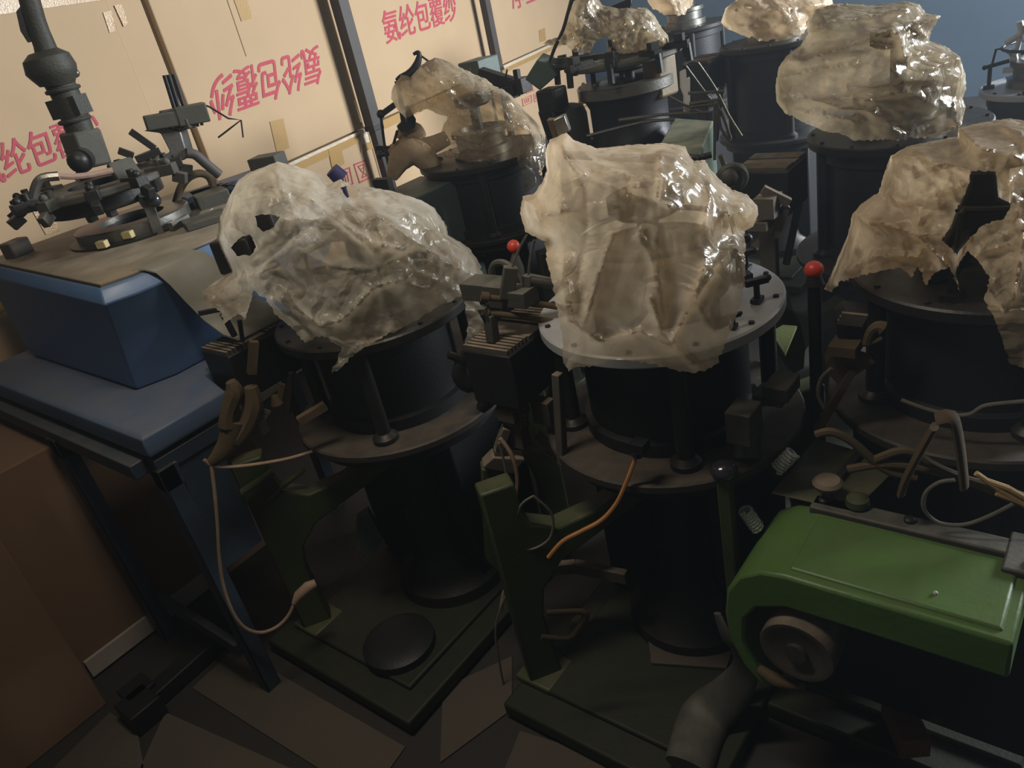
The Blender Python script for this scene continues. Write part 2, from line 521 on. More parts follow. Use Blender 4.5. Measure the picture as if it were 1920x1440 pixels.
def bag(name, axis, outline, open_from, open_to, D, dr, folds, holes, m, label, seed, h=8.0, amp=0.010, wave=60.0,
        plate=None, back_zmin=None, aniso=(1.0, 1.0, 0.0), bulges=(), fold=1.0):
    """A crumpled plastic cover thrown over a machine head. Its silhouette lies around the machine's axis, the near
    sheet swells towards the room's middle and the far sheet away from it; open_from..open_to is the torn hem."""
    rs = np.random.RandomState(seed)
    n = len(outline)
    skip = set()
    i = open_from
    while i != open_to:
        skip.add(i)
        i = (i + 1) % n
    rim = []
    for i in range(n):
        a, b = np.array(outline[i], float), np.array(outline[(i + 1) % n], float)
        L = np.linalg.norm(b - a)
        k = max(1, int(round(L / h)))
        for j in range(k):
            p = a + (b - a) * j / k
            if j and i in skip:
                p = p + rs.randn(2) * h * 0.28
            elif j:
                p = p + rs.randn(2) * h * 0.10
            rim.append(p)
    rim = np.array(rim)
    x0, y0 = rim.min(0)
    x1, y1 = rim.max(0)
    G = []
    row = 0
    y = y0
    while y < y1:
        xs = np.arange(x0 + (h / 2 if row % 2 else 0), x1, h)
        G += [(x, y) for x in xs]
        y += h * 0.866
        row += 1
    G = np.array(G) + rs.randn(len(G), 2) * h * 0.16
    G = G[inside(G, rim)]
    G = G[seg_dist(G, rim, True) > h * 0.55]
    nr = len(rim)
    edges = [(i, (i + 1) % nr) for i in range(nr)]
    pts = [rim]
    hol = []
    base_ = nr
    for hp in holes:
        hv = []
        for i in range(len(hp)):
            a, b = np.array(hp[i], float), np.array(hp[(i + 1) % len(hp)], float)
            k = max(1, int(round(np.linalg.norm(b - a) / h)))
            for j in range(k):
                hv.append(a + (b - a) * j / k + rs.randn(2) * h * .22)
        hv = np.array(hv)
        hol.append(hv)
        edges += [(base_ + i, base_ + (i + 1) % len(hv)) for i in range(len(hv))]
        base_ += len(hv)
        pts.append(hv)
        G = G[seg_dist(G, hv, True) > h * .5]
    allp = np.vstack(pts + [G])
    res = delaunay_2d_cdt([Vector(p) for p in allp], edges, [], 1, 1e-4)
    P = np.array([tuple(v) for v in res[0]])
    T = [tuple(f) for f in res[2]]
    cen = np.array([P[list(f)].mean(0) for f in T])
    keep = inside(cen, rim)
    for hv in hol:
        keep &= ~inside(cen, hv)
    T = [f for f, k in zip(T, keep) if k]
    dc = seg_dist(P, outline, True, skip)
    w = D * np.sqrt(np.clip(1 - (1 - np.clip(dc / dr, 0, 1)) ** 2, 0, 1))
    ca, sa = math.cos(aniso[2]), math.sin(aniso[2])
    U = (P[:, 0] * ca + P[:, 1] * sa) / wave / aniso[0]
    V = (-P[:, 0] * sa + P[:, 1] * ca) / wave / aniso[1]

    def crumple(sd):
        wx = gnoise(U * .6, V * .6, sd + 1) * 1.1
        wy = gnoise(U * .6 + 7, V * .6, sd + 2) * 1.1
        d = np.zeros(len(P))
        for o_, (s_, a_) in enumerate(((0.7, .9), (1.45, .6), (3.1, .22), (6.3, .07))):
            d += a_ * (0.5 - np.abs(gnoise(U * s_ + wx + 3 * o_, V * s_ + wy, sd + 5 + o_)) * 1.6)
        # sharp creases: a net of straight folds between flat facets, at three sizes
        for s_, a_ in ((0.8, 1.1), (1.7, .5), (3.6, .12)):
            d += a_ * (0.45 - worley(U * s_ + .5 * wx + 20, V * s_ + .5 * wy + 20, sd + 11 + int(s_ * 10)))
        return d * amp
    edge = np.clip(dc / (h * 2.2), 0.25, 1)
    front = w + crumple(seed) * edge
    for pl, hh, ww in folds:
        d = seg_dist(P, pl)
        front = front + fold * hh * np.exp(-d / (ww * .85))
    for (bx, by, br, bh) in bulges:
        front = front + bh * np.exp(-(((P[:, 0] - bx) ** 2 + (P[:, 1] - by) ** 2) / br ** 2))
    A = np.array(axis)
    V3 = []
    for k in range(len(P)):
        p = vp(P[k, 0], P[k, 1], axis, -front[k])
        if plate:
            R, zt, zb = plate
            if zb < p[2] < zt + 0.006:
                d2 = np.array(p[:2]) - A
                q = math.hypot(*d2)
                if q < R + 0.008:
                    rd = ray(P[k, 0], P[k, 1])
                    st = (zt + 0.008 - CH) / rd[2]           # lift onto the plate's upper face ...
                    pu = CAM + rd * st
                    s2 = rd[:2] @ rd[:2]                     # ... or out past its rim, whichever moves it less
                    bq = rd[:2] @ A
                    cq = A @ A - (R + 0.008) ** 2
                    disc = bq * bq - s2 * cq
                    pr = CAM + rd * ((bq - math.sqrt(disc)) / s2) if disc > 0 else pu
                    p = pu if (np.hypot(*(pu[:2] - A)) < R and np.linalg.norm(pu - p) < np.linalg.norm(pr - p)) else pr
        V3.append(p)
    mb = MB()
    mb.add(V3, T)
    if back_zmin is not None:
        backd = -w * 0.8 + crumple(seed + 50) * edge
        V4 = np.array([vp(P[k, 0], P[k, 1], axis, -backd[k]) for k in range(len(P))])
        T2 = [f[::-1] for f in [tuple(q) for q in T] if min(V4[i][2] for i in f) > back_zmin]
        mb.add(V4, T2)
    o = mb.build(name, m, angle=75)
    me = o.data
    # weld the two sheets along the closed silhouette
    import bmesh
    bm = bmesh.new()
    bm.from_mesh(me)
    bmesh.ops.remove_doubles(bm, verts=bm.verts, dist=0.0004)
    loose = [v for v in bm.verts if not v.link_faces]
    bmesh.ops.delete(bm, geom=loose, context='VERTS')
    bm.to_mesh(me)
    bm.free()
    me.shade_smooth()
    tag(o, label, 'plastic cover', 'plastic covers over machine heads')
    return o

# ------------------------------------------------------------------ room shell
fl = MB().box2((-0.6, -2.8, -0.06), (7.6, 5.9, 0.0)).build('floor', M['floor'])
struct(fl)
struct(MB().box2((-0.6, 5.75, 0), (7.6, 5.9, 3.3)).build('wall_back', M['wall']))
struct(MB().box2((7.4, -2.8, 0), (7.6, 5.9, 3.3)).build('wall_far', M['wall']))
wr = MB()
wr.box2((-0.6, -2.85, 0), (7.6, -2.65, 1.55)).box2((-0.6, -2.85, 2.95), (7.6, -2.65, 3.3))
wr.box2((-0.6, -2.85, 1.55), (5.05, -2.65, 2.95)).box2((7.35, -2.85, 1.55), (7.6, -2.65, 2.95))
struct(wr.build('wall_right', M['wall']))
wf = MB()
for x in (5.08, 6.2, 7.32):
    wf.box((x, -2.75, 2.25), (0.06, 0.08, 1.4))
for z in (1.58, 2.92):
    wf.box((6.2, -2.75, z), (2.3, 0.08, 0.06))
struct(wf.build('window_1', M['white']))
struct(MB().box2((-0.6, -2.85, 3.3), (7.6, 5.9, 3.4)).build('ceiling', M['ceil']))

# ------------------------------------------------------------------ stacked cartons along the back
P0 = np.array([2.495, 3.50, 0.0])
_d = np.array([5.009, 4.135, 0.0]) - P0
WU = _d / np.linalg.norm(_d)
WN = np.array([WU[1], -WU[0], 0.0])              # towards the machines


def wp(px, py, off=0.0):
    d = ray(px, py)
    t = ((P0 + WN * off - CAM) @ WN) / (d @ WN)
    return CAM + d * t


def uz(px, py):
    p = wp(px, py)
    return float((p - P0) @ WU), float(p[2])


def wpt(u, z, off=0.0):
    return P0 + WU * u + WN * off + np.array([0, 0, z])


ZS, ZT = 1.00, 1.895


def carton(u0, u1, z0, z1, label, rec=0.0, depth=0.55, m='card', group=None):
    g = 0.004
    lo = [wpt(u0 + g, z0 + g, -rec), wpt(u1 - g, z0 + g, -rec), wpt(u1 - g, z0 + g, -rec - depth), wpt(u0 + g, z0 + g, -rec - depth)]
    hi = [p + np.array([0, 0, z1 - z0 - 2 * g]) for p in lo]
    mid = (lo[0] + lo[2]) / 2
    t = thing('carton', (mid[0], mid[1], z0), label, 'carton', group or 'stacked yarn cartons')
    MB().hexa(lo, hi).build('carton_body', M[m], t, bev=0.006)
    return t


def strip(parent, quad, name, m, off=0.002, th=0.0015, label=None):
    """thin strip of tape or paper on a carton face; quad in (u, z)"""
    lo = [wpt(u, z, off) for u, z in quad]
    hi = [wpt(u, z, off + th) for u, z in quad]
    return MB().hexa(lo, hi).build(name, M[m], parent, label=label)


def tape_px(parent, px4, m='tape', off=0.002):
    return strip(parent, [uz(*p) for p in px4], 'packing_tape', m, off)


def tape_run(parent, u0, u1, z, hgt, m='tape', shine=True, off=0.002):
    strip(parent, [(u0, z), (u1, z), (u1, z + hgt), (u0, z + hgt)], 'packing_tape', m, off)


def bold_text(body, parent, p_ll, p_lr, p_ul, m, off=0.002, bold=0.0):
    """printed characters; the three points are the lower left, lower right and upper left of the line of print"""
    c = bpy.data.curves.new('print', 'FONT')
    c.body = body
    c.offset = bold
    c.fill_mode = 'FRONT'
    o = bpy.data.objects.new('print', c)
    C.objects.link(o)
    dg = bpy.context.evaluated_depsgraph_get()
    me = bpy.data.meshes.new_from_object(o.evaluated_get(dg))
    bpy.data.objects.remove(o)
    a = np.array([v.co[:2] for v in me.vertices])
    lo, hi = a.min(0), a.max(0)
    q = (a - lo) / (hi - lo)
    U, V = np.array(p_lr) - np.array(p_ll), np.array(p_ul) - np.array(p_ll)
    b = MB()
    for k, (sx, sy) in enumerate(((0, 0), (.0045, 0), (-.0045, 0), (0, .010), (0, -.010))):
        b.add([np.array(p_ll) + (x + sx) * U + (y + sy) * V + WN * (off + .0001 * k) for x, y in q], [tuple(p.vertices) for p in me.polygons])
    return b.build('printed_text', M[m], parent, smooth=False)


U = lambda px, py: uz(px, py)[0]
uA = U(252, 130)        # left carton / narrow carton
uB = U(326, 130)        # narrow carton / large carton
uC = U(644, 120)        # first post
uD = U(921, 60)         # second post
uE = uD + (uD - uC) * 1.0
uL = uA - 1.05
cL = carton(uL, uA, ZS, ZT, 'tan carton behind the blue machine head, its red print half hidden by the dark column')
cN = carton(uA + 0.012, uB, ZS, ZT, 'narrow tan carton squeezed between two wider ones, thin folded crease', rec=0.03)
cT = carton(uB, uC, ZS, ZT, 'large tan carton whose red print stands upside down')
cU = carton(uC + 0.02, uD, ZS, ZT, 'large tan carton between the two dark posts, red print upright')
cV = carton(uD + 0.02, uE, ZS, ZT, 'pale brightly lit tan carton right of the second dark post')
# row beneath
lA, lB, lC = U(470, 330) - 0.0, uC + 0.05, uD - 0.1
bL = carton(uL - 0.1, lA, ZS - 0.70, ZS, 'lower tan carton behind the blue machine deck')
bM = carton(lA, lB, ZS - 0.70, ZS, 'lower tan carton with red fragile signs, wrapped in glossy tape')
bN = carton(lB, lC, ZS - 0.70, ZS, 'lower tan carton half hidden behind the dark post')
bO = carton(lC, uE, ZS - 0.70, ZS, 'lower tan carton with red box signs and a white paper label')
carton(uL - 0.2, uB, 0, ZS - 0.70, 'bottom tan carton on the floor behind the blue stand')
carton(uB, uD, 0, ZS - 0.70, 'bottom tan carton on the floor behind the front machines')
carton(uD, uE, 0, ZS - 0.70, 'bottom tan carton on the floor under the pale carton')
# row above
tA = carton(uL - 0.15, U(208, 20), ZT, ZT + 0.7, 'upper tan carton over the dark column, taped along its lower edge')
tB = carton(U(208, 20), uC, ZT, ZT + 0.7, 'upper tan carton above the upside down print')
tC = carton(uC + 0.02, uE, ZT, ZT + 0.7, 'upper tan carton above the upright print')
for c_, a_, b_ in ((tA, uL - .15, U(208, 20)),):
    tape_run(c_, a_ + .01, b_ - .01, ZT + 0.006, 0.055)
tape_run(cL, uL + .01, uA - .01, ZT - 0.055, 0.05)
tape_px(cL, [(205, 62), (216, 58), (208, 20), (192, 24)])
tape_px(cN, [(240, 48), (248, 42), (236, 5), (222, 8)], off=-0.026)
tape_px(cL, [(85, 440), (112, 432), (88, 385), (58, 392)])
tape_px(cT, [(452, 40), (472, 34), (458, -12), (436, -6)])
tape_px(cT, [(518, 285), (542, 277), (530, 222), (505, 228)])
tape_px(cT, [(668, 232), (677, 229), (664, 188), (654, 192)])
tape_px(cV, [(1012, 79), (1023, 76), (1021, 52), (1010, 57)])
tape_px(cV, [(938, 118), (943, 116), (934, 86), (930, 88)])
tape_run(bM, lA + .01, lB - .01, ZS - 0.06, 0.054)
tape_run(bM, lA + .05, lB - .03, ZS - 0.020, 0.016, 'shine', off=0.004)
tape_px(bM, [(623, 322), (645, 306), (638, 276), (614, 280)], off=0.004)
tape_px(bM, [(676, 286), (698, 278), (688, 256), (673, 262)], off=0.004)
tape_px(bM, [(675, 272), (692, 266), (686, 245), (674, 250)], 'shine', off=0.006)
tape_run(bN, lB + .01, lC - .01, ZS - 0.055, 0.05)
tape_run(bN, lB + .01, lB + .14, ZS - 0.02, 0.016, 'shine', off=0.004)
tape_run(bO, lC + .01, uE - .4, ZS - 0.06, 0.055)
tape_run(bO, lC + .1, uE - .4, ZS - 0.026, 0.022, 'shine', off=0.004)
tape_run(bL, uL, lA - .01, ZS - 0.06, 0.054)
# folded crease lines on the big faces
for c_, a, b in ((cT, (425, 0), (467, 104)), (cN, (275, 0), (331, 150))):
    ua, za = uz(*a)
    ub, zb = uz(*b)
    strip(c_, [(ua, zb), (ua + .004, zb), (ua + .004, za), (ua, za)], 'crease', 'cardin', off=(0.001 if c_ is cT else -.029))
TX = '氨纶包覆纱'
bold_text(TX, cT, wp(597, 84), wp(388, 146), wp(604, 155), 'ink')
bold_text(TX, cU, wp(724, 83), wp(858, 36), wp(713, 22), 'ink')
bold_text('净重：', cV, wp(962, 20), wp(1018, -4), wp(950, -32), 'ink')
bold_text(TX, cL, wp(-36, 360), wp(194, 266), wp(-62, 290), 'ink')


def sign(parent, px4, glyph):
    """square red sign: frame and a little goblet or box inside"""
    q = [np.array(uz(*p)) for p in px4]          # ll lr ur ul
    L = lambda s, t: tuple((q[0] * (1 - s) + q[1] * s) * (1 - t) + (q[3] * (1 - s) + q[2] * s) * t)
    b = MB()

    def quad(pts):
        lo = [wpt(*L(*p), 0.002) for p in pts]
        hi = [wpt(*L(*p), 0.003) for p in pts]
        b.hexa(lo, hi)
    w = 0.07
    quad([(0, 0), (1, 0), (1, w), (0, w)]); quad([(0, 1 - w), (1, 1 - w), (1, 1), (0, 1)])
    quad([(0, 0), (w, 0), (w, 1), (0, 1)]); quad([(1 - w, 0), (1, 0), (1, 1), (1 - w, 1)])
    if glyph == 'goblet':
        for a_, c_ in (((.28, .82), (.42, .5)), ((.72, .82), (.58, .5)), ((.42, .5), (.66, .22)), ((.58, .5), (.34, .22))):
            quad([(a_[0] - .03, a_[1]), (c_[0] - .03, c_[1]), (c_[0] + .03, c_[1]), (a_[0] + .03, a_[1])])
        quad([(.28, .78), (.72, .78), (.72, .84), (.28, .84)]); quad([(.3, .17), (.7, .17), (.7, .23), (.3, .23)])
        quad([(.36, .62), (.64, .62), (.64, .66), (.36, .66)])
    else:
        for s in (.25, .45, .65):
            quad([(s, .25), (s + .07, .25), (s + .07, .75), (s, .75)])
        quad([(.2, .72), (.8, .72), (.8, .78), (.2, .78)])
    return b.build('printed_sign', M['ink'], parent, smooth=False)


sign(bM, [(673, 344), (698, 332), (685, 299), (662, 308)], 'goblet')
sign(bM, [(640, 356), (662, 345), (655, 313), (632, 322)], 'box')
sign(bO, [(980, 200), (997, 192), (996, 178), (978, 186)], 'box')
sign(bO, [(1001, 192), (1014, 186), (1013, 171), (1000, 177)], 'box')
sign(bO, [(986, 176), (1000, 170), (996, 152), (984, 157)], 'goblet')
strip(bO, [uz(*p) for p in ((1018, 221), (1033, 212), (1031, 194), (1014, 201))], 'paper_label', 'paper', 0.003, label='white paper label')
# dark posts standing before the cartons


def post(px_top, px_bot, px_end, w, label):
    a = wp(*px_bot, 0.10)
    x, y = a[0], a[1]
    t = thing('rack_post', (x, y, 0), label, 'post', 'dark posts before the cartons')
    zj = float(a[2])
    MB().beam((x, y, 0), (x, y, zj), w * .72, w * .72).build('lower_post', M['wood'], t, bev=.003)
    MB().beam((x, y, zj), (x, y, 2.9), w, w).build('upper_post', M['wood'], t, bev=.003)
    MB().beam((x, y, zj - .02), (x, y, zj + .006), w * 1.12, w * 1.12).build('collar', M['black'], t, bev=.002)
    MB().box((x, y, .006), (w * 1.6, w * 1.6, .012)).build('foot_plate', M['black'], t)
    return t


post((633, 0), (701, 237), (728, 325), 0.072, 'dark square post left of the upright print, thinner below its joint')
post((909, 0), (934, 128), (960, 200), 0.058, 'dark square post between the upright print and the pale carton')

# ------------------------------------------------------------------ circular knitting machines
GM = 'circular knitting machines'


def knit(axis, label, zu=0.95, zl=0.68, R=0.255, RL=0.285, top='dark', frame='green', fins=(-0.26, -0.05, 0.21, 0.34), head=0.22,
         detail=2, name='knitting_machine', drum=0.19, ymax=.29, front_leg=True):
    ax, ay = axis
    t = thing(name, (ax, ay, 0), label, 'machine', GM)
    fr = M[frame]
    P = lambda dx, dy, z: np.array([ax + dx, ay + dy, z])
    # cast base slab with rounded corners and a raised inner panel
    b = MB()
    b.box2(P(-.475, -.255, .012), P(.34, ymax, .052)).box2(P(-.40, -.19, .052), P(.28, ymax - .06, .066))
    for dx, dy in ((-.43, -.21), (-.43, ymax - .05), (.30, -.21), (.30, ymax - .05)):
        b.cyl(P(dx, dy, 0), P(dx, dy, .014), .03)
    b.build('base', M['oilgreen'], t, bev=.006)
    MB().box2(P(-.02, -.15, .066), P(.27, ymax - .05, zl - .07)).build('dark_gap_filler', M['black'], t, bev=.01)  # added black box, keeps the gap below the plates dark
    # pedestal
    MB().lathe((ax, ay), [(.17, .06), (.165, .10), (.11, .15), (.085, .22), (.078, .45), (.095, .55), (.18, zl - .05), (.19, zl - .012)], 40).build('pedestal', M['dark'], t)
    # four cast legs with arms that sweep in to the pedestal
    for i, (dx, dy) in enumerate(((-.355, .255), (.29, .27), (.29, -.2))):
        if i == 0 and not front_leg:
            continue
        rad = math.hypot(dx, dy)
        e = np.array([-dx / rad, -dy / rad, 0])          # inward
        s = np.array([-e[1], e[0], 0])
        hi = zl - .03 if i == 0 else zl - .06
        prof = [(-.035, .055), (.05, .055), (.038, .26), (.055, .34), (.11, .40), (.20, .435), (rad - .07, .50), (rad - .07, .56),
                (.22, .505), (.12, .495), (.06, .53), (.045, .60), (.045, hi), (-.035, hi)]
        poly = [P(dx, dy, 0) + e * r + s * -.028 + np.array([0, 0, z]) for r, z in prof]
        b = MB().prism(poly, s * .056)
        b.box(P(dx, dy, .06) + e * .01, (.11, .11, .02))
        b.build('leg', fr, t, bev=.006)
    # lower ring plate
    MB().annulus((ax, ay), .10, RL, zl - .022, zl).build('lower_plate', M['ringdust' if detail > 1 else 'dark'], t)
    MB().lathe((ax, ay), [(RL - .05, zl - .06), (RL - .03, zl - .055), (RL - .03, zl - .022)], 56).build('lower_ring', M['black'], t)
    # drum, posts, upper plate
    b = MB().lathe((ax, ay), [(drum, zl), (drum, zl + .03), (drum * .93, zl + .035), (drum * .93, zu - .07), (drum, zu - .065), (drum, zu - .028)], 56)
    b.build('drum', M['black'], t)
    for k in range(4):
        a = math.radians(215 + 90 * k)
        r = R - .035
        x, y = r * math.cos(a), r * math.sin(a)
        MB().cyl(P(x, y, zl), P(x, y, zu - .024), .018).lathe((ax + x, ay + y), [(.032, zl), (.032, zl + .012), (.020, zl + .024)], 20).build('post', M['dark'], t)
    MB().annulus((ax, ay), .115, R, zu - .026, zu).build('upper_plate', M[top], t)
    for k in range(12):
        a = 2 * math.pi * (k + .5) / 12
        MB().lathe((ax + (R - .018) * math.cos(a), ay + (R - .018) * math.sin(a)), [(.006, zu - .002), (.006, zu + .004), (.003, zu + .005)], 8).build('bolt', M['black'], t)
    # needle head
    MB().lathe((ax, ay), [(.125, zu - .02), (.125, zu + .03), (.105, zu + .035), (.105, zu + .075), (.118, zu + .08), (.118, zu + .10), (.085, zu + .105), (.085, zu + .09), (.03, zu + .09)], 56).build('needle_cylinder', M['steel'], t)
    MB().cyl(P(0, 0, zu + .05), P(0, 0, zu + head), .022).lathe((ax, ay), [(.06, zu + head - .03), (.075, zu + head - .02), (.075, zu + head + .01), (.05, zu + head + .02)], 32).build('dial_shaft', M['dark'], t)
    if detail:
        MB().torus(P(0, 0, zu + .15), .15, .006).build('yarn_ring', M['dark'], t)
    for k in range(5 if detail else 0):
        a = 2 * math.pi * k / 5 + .5
        q = lambda r, z: P(r * math.cos(a), r * math.sin(a), z)
        b = MB().box(q(.185, zu + .006), (.04, .03, .012), a).beam(q(.185, zu + .01), q(.185, zu + .09), .014, .014).beam(q(.205, zu + .085), q(.12, zu + .10), .012, .014)
        b.tube([q(.18, zu + .09), q(.17, zu + .15), q(.15, zu + .15)], .005, 6)
        b.ball(q(.205, zu + .085), .010, 10)
        b.build('yarn_feeder', M['dark'], t)
    if fins:
        x0, x1, y0, y1 = fins
        zf = zu - .03
        b = MB().box2(P(x0, y0, zf - .13), P(x1, y1, zf))
        n = 6
        banks = []
        for xs in ((x0, x0 + (x1 - x0) * .36), (x0 + (x1 - x0) * .64, x1)):
            g = MB()
            banks.append(g)
            for k in range(n):
                w = (xs[1] - xs[0]) / n
                g.box2(P(xs[0] + w * k + w * .18, y0 + .004, zf), P(xs[0] + w * k + w * .78, y1 - .004, zf + .012))
        o = b.build('finned_box', M['black'], t, bev=.004)
        for g in banks:
            g.build('fins', M['dusty'], o)
        MB().box2(P(x0 + (x1 - x0) * .38, y0 + .004, zf), P(x0 + (x1 - x0) * .62, y1 - .004, zf + .009)).build('cover_plate', M['dusty'], o)
        b = MB().beam(P(x0 + .04, (y0 + y1) / 2, zl - .02), P(x0 + .04, (y0 + y1) / 2, zf - .12), .05, .03)
        b.beam(P(x0 + .12, (y0 + y1) / 2 - .02, zl + .0), P(x0 + .15, (y0 + y1) / 2 - .06, zf - .12), .02, .02)
        b.build('box_bracket', M['dusty'], t, bev=.003)
    return t


A1, A2, A3 = (1.146, 1.493), (1.307, .772), (1.60, .222)
A4, A5, A6 = (2.50, 2.22), (2.62, 1.55), (2.47, .60)
A7, A8, A9 = (3.86, 1.48), (3.86, .40), (4.80, 2.40)
m1 = knit(A1, 'dark circular knitting machine beside the blue machine, torn grey cover over its head', fins=(-.30, -.10, .235, .36), ymax=.345)
m2 = knit(A2, 'dark circular knitting machine in the middle under the wide square hanging cover', top='rim')
m3 = knit(A3, 'dark circular knitting machine with bright green belt guard', R=.238, fins=None, front_leg=False)
m4 = knit(A4, 'circular knitting machine right of the dark post with a long trailing cover', zu=.98, R=.28, drum=.235, frame='oilgreen', fins=None, head=.22, detail=0)
m5 = knit(A5, 'circular knitting machine with its bare round ring and yellow brown motor box uncovered', zu=1.0, R=.19, RL=.25, drum=.15, frame='oilgreen', fins=None, head=.25, detail=0)
m6 = knit(A6, 'circular knitting machine under the big puffed barrel shaped cover', zu=1.0, zl=.64, R=.245, drum=.21, frame='oilgreen', fins=(-.33, -.17, .20, .36), head=.25, detail=0)
m7 = knit(A7, 'circular knitting machine in the rear under a rounded cover beside the big puffed one', zu=1.10, drum=.22, head=.12, frame='oilgreen', fins=(-.3, -.1, .2, .34), detail=0)
m8 = knit(A8, 'circular knitting machine at the far right with a pale shining plate', zu=.80, zl=.56, R=.22, top='rim', frame='oilgreen', fins=None)
m9 = knit(A9, 'rearmost circular knitting machine, seen above the bare ring machine', zu=1.12, drum=.22, head=.12, frame='oilgreen', fins=None, detail=0)


def px_tube(axis, pts, off=0.0):
    return [vp(p[0], p[1], axis, (p[2] if len(p) > 2 else 0) + off) for p in pts]


# --- machine beside the blue one: cords, brackets
ct = (.745, 1.60)
b = MB().tube(px_tube(ct, [(636, 829, -.02), (600, 842), (540, 860), (470, 872), (420, 876), (396, 872), (383, 862)]), .0045, 8, 6)
b.build('cord', M['cord'], m1)
b = MB().tube(px_tube(ct, [(396, 872), (402, 920), (408, 985), (411, 1040), (418, 1095), (435, 1145), (458, 1176), (488, 1186), (518, 1176), (540, 1155), (553, 1128)]), .0045, 8, 6)
o = b.build('power_cord', M['cord'], m1, label='pale looped cord with a plug on its end')
MB().tube(px_tube(ct, [(551, 1132), (560, 1116), (578, 1100), (592, 1093)]), [.007, .014, .015, .011], 12).build('plug', M['cord'], o)
b = MB()
b.tube(px_tube(ct, [(432, 715), (440, 735), (428, 770), (425, 800)]), [.012, .022, .018, .02], 8, 3)
b.tube(px_tube(ct, [(440, 790), (430, 825), (415, 850), (395, 868)]), [.03, .026, .022, .012], 10, 3, flat=(1, .6))
b.tube(px_tube(ct, [(470, 725), (475, 760), (460, 800), (440, 830)]), [.016, .024, .02, .014], 8, 3)
b.beam(vp(472, 700, ct), vp(476, 640, ct), .02, .02)
b.build('cast_bracket', M['rust'], m1)
b = MB()
for k in range(3):
    b.beam(vp(466 + k * 5, 780 - k * 8, ct), vp(496 + k * 5, 790 - k * 8, ct), .006, .01)
b.build('bracket_fins', M['dusty'], m1)
b = MB().beam(vp(440, 630, (.86, 1.72)), vp(418, 588, (.86, 1.72)), .012, .012).beam(vp(455, 640, (.88, 1.7)), vp(449, 600, (.88, 1.7)), .008, .008)
b.beam(vp(372, 588, (.86, 1.72)), vp(412, 580, (.86, 1.72)), .012, .01)
b.build('feed_rod', M['black'], m1)
b = MB().beam(vp(560, 790, (.93, 1.45)), vp(610, 760, (.93, 1.45)), .02, .02).build('pipe_stub', M['rust'], m1)
b = MB().beam(vp(520, 760, (.9, 1.55)), vp(530, 720, (.9, 1.55)), .012, .012)
b.lathe(vp(520, 757, (.9, 1.55))[:2], [(.008, vp(520, 740, (.9, 1.55))[2]), (.016, vp(520, 757, (.9, 1.55))[2])], 14)
b.build('pipe_fitting', M['rust'], m1)
b = MB().tube(px_tube((1.0, 1.3), [(880, 640, .0), (870, 665), (862, 700), (880, 720), (905, 710), (918, 740), (900, 770)]), [.006, .012, .02, .024, .03, .03, .012], 10, 4, flat=(1, .6))
b.tube(px_tube((1.0, 1.3), [(840, 665), (855, 670), (865, 680)]), .010, 8, 3)
b.build('feed_bracket', M['dark'], m1)
b = MB().beam(vp(452, 925, ct, .1), vp(512, 885, ct, .1), .03, .008).beam(vp(500, 935, ct, .12), vp(570, 880, ct, .12), .02, .008)
b.build('slide_bar', M['green'], m1)
b = MB().box(vp(500, 420, A1, -.02), (.10, .10, .09), .4).box(vp(455, 470, A1, -.02), (.09, .10, .08), .4).beam(vp(455, 470, A1), vp(560, 560, A1), .06, .06)
b.build('cam_box', M['dark'], m1, bev=.006)
b = MB().prism([vp(*p, (1.02, 1.5)) for p in ((668, 975), (690, 960), (718, 1010), (700, 1040), (668, 1030))], np.array([.02, .02, 0]))
b.build('hanging_plate', M['teal'], m1)
b = MB().lathe(at(752, 1215, .06)[:2], [(.10, .066), (.10, .09), (.08, .10), (.02, .10)], 32)
b.build('take_up_pan', M['black'], m1)
b = MB().beam(vp(770, 950, A1), vp(870, 1180, A1, .05), .035, .035).beam(vp(800, 930, A1), vp(900, 1120, A1, .1), .02, .05)
b.build('drive_shaft', M['navy'], m1)

# --- middle machine
c2 = (1.08, 1.05)
b = MB()
for ya, yb in ((557, 576), (586, 606)):
    b.tube(px_tube(c2, [(906, ya), (980, (ya * .6 + yb * .4)), (1075, yb + 4)]), .007, 10)
    b.cyl(vp(902, ya - 1, c2), vp(916, ya + 1, c2), .011)
b.build('yarn_rod', M['rust'], m2)
b = MB().beam(vp(925, 640, c2), vp(918, 590, c2), .022, .022).beam(vp(918, 600, c2), vp(905, 575, c2), .02, .02)
b.beam(vp(995, 570, c2), vp(990, 515, c2), .02, .02).beam(vp(990, 520, c2), vp(1040, 530, c2), .016, .016).cyl(vp(990, 524, c2), vp(1040, 532, c2), .012)
b.beam(vp(950, 560, c2), vp(958, 500, c2), .02, .03)
b.box(vp(975, 555, c2), (.05, .06, .035)).box(vp(940, 548, c2, .05), (.06, .05, .05))
b.torus(vp(945, 520, c2, .1), .035, .008, (1, 0, 0)).box(vp(905, 540, c2, .1), (.06, .08, .04))
b.build('rod_bracket', M['greydust'], m2, bev=.002)
b = MB().tube(px_tube(c2, [(988, 440), (972, 470), (955, 520), (948, 560)]), .0025, 6, 3)
b.tube(px_tube(c2, [(1002, 450), (995, 480), (990, 520)]), .003, 6, 3)
b.build('wire', M['steel'], m2)
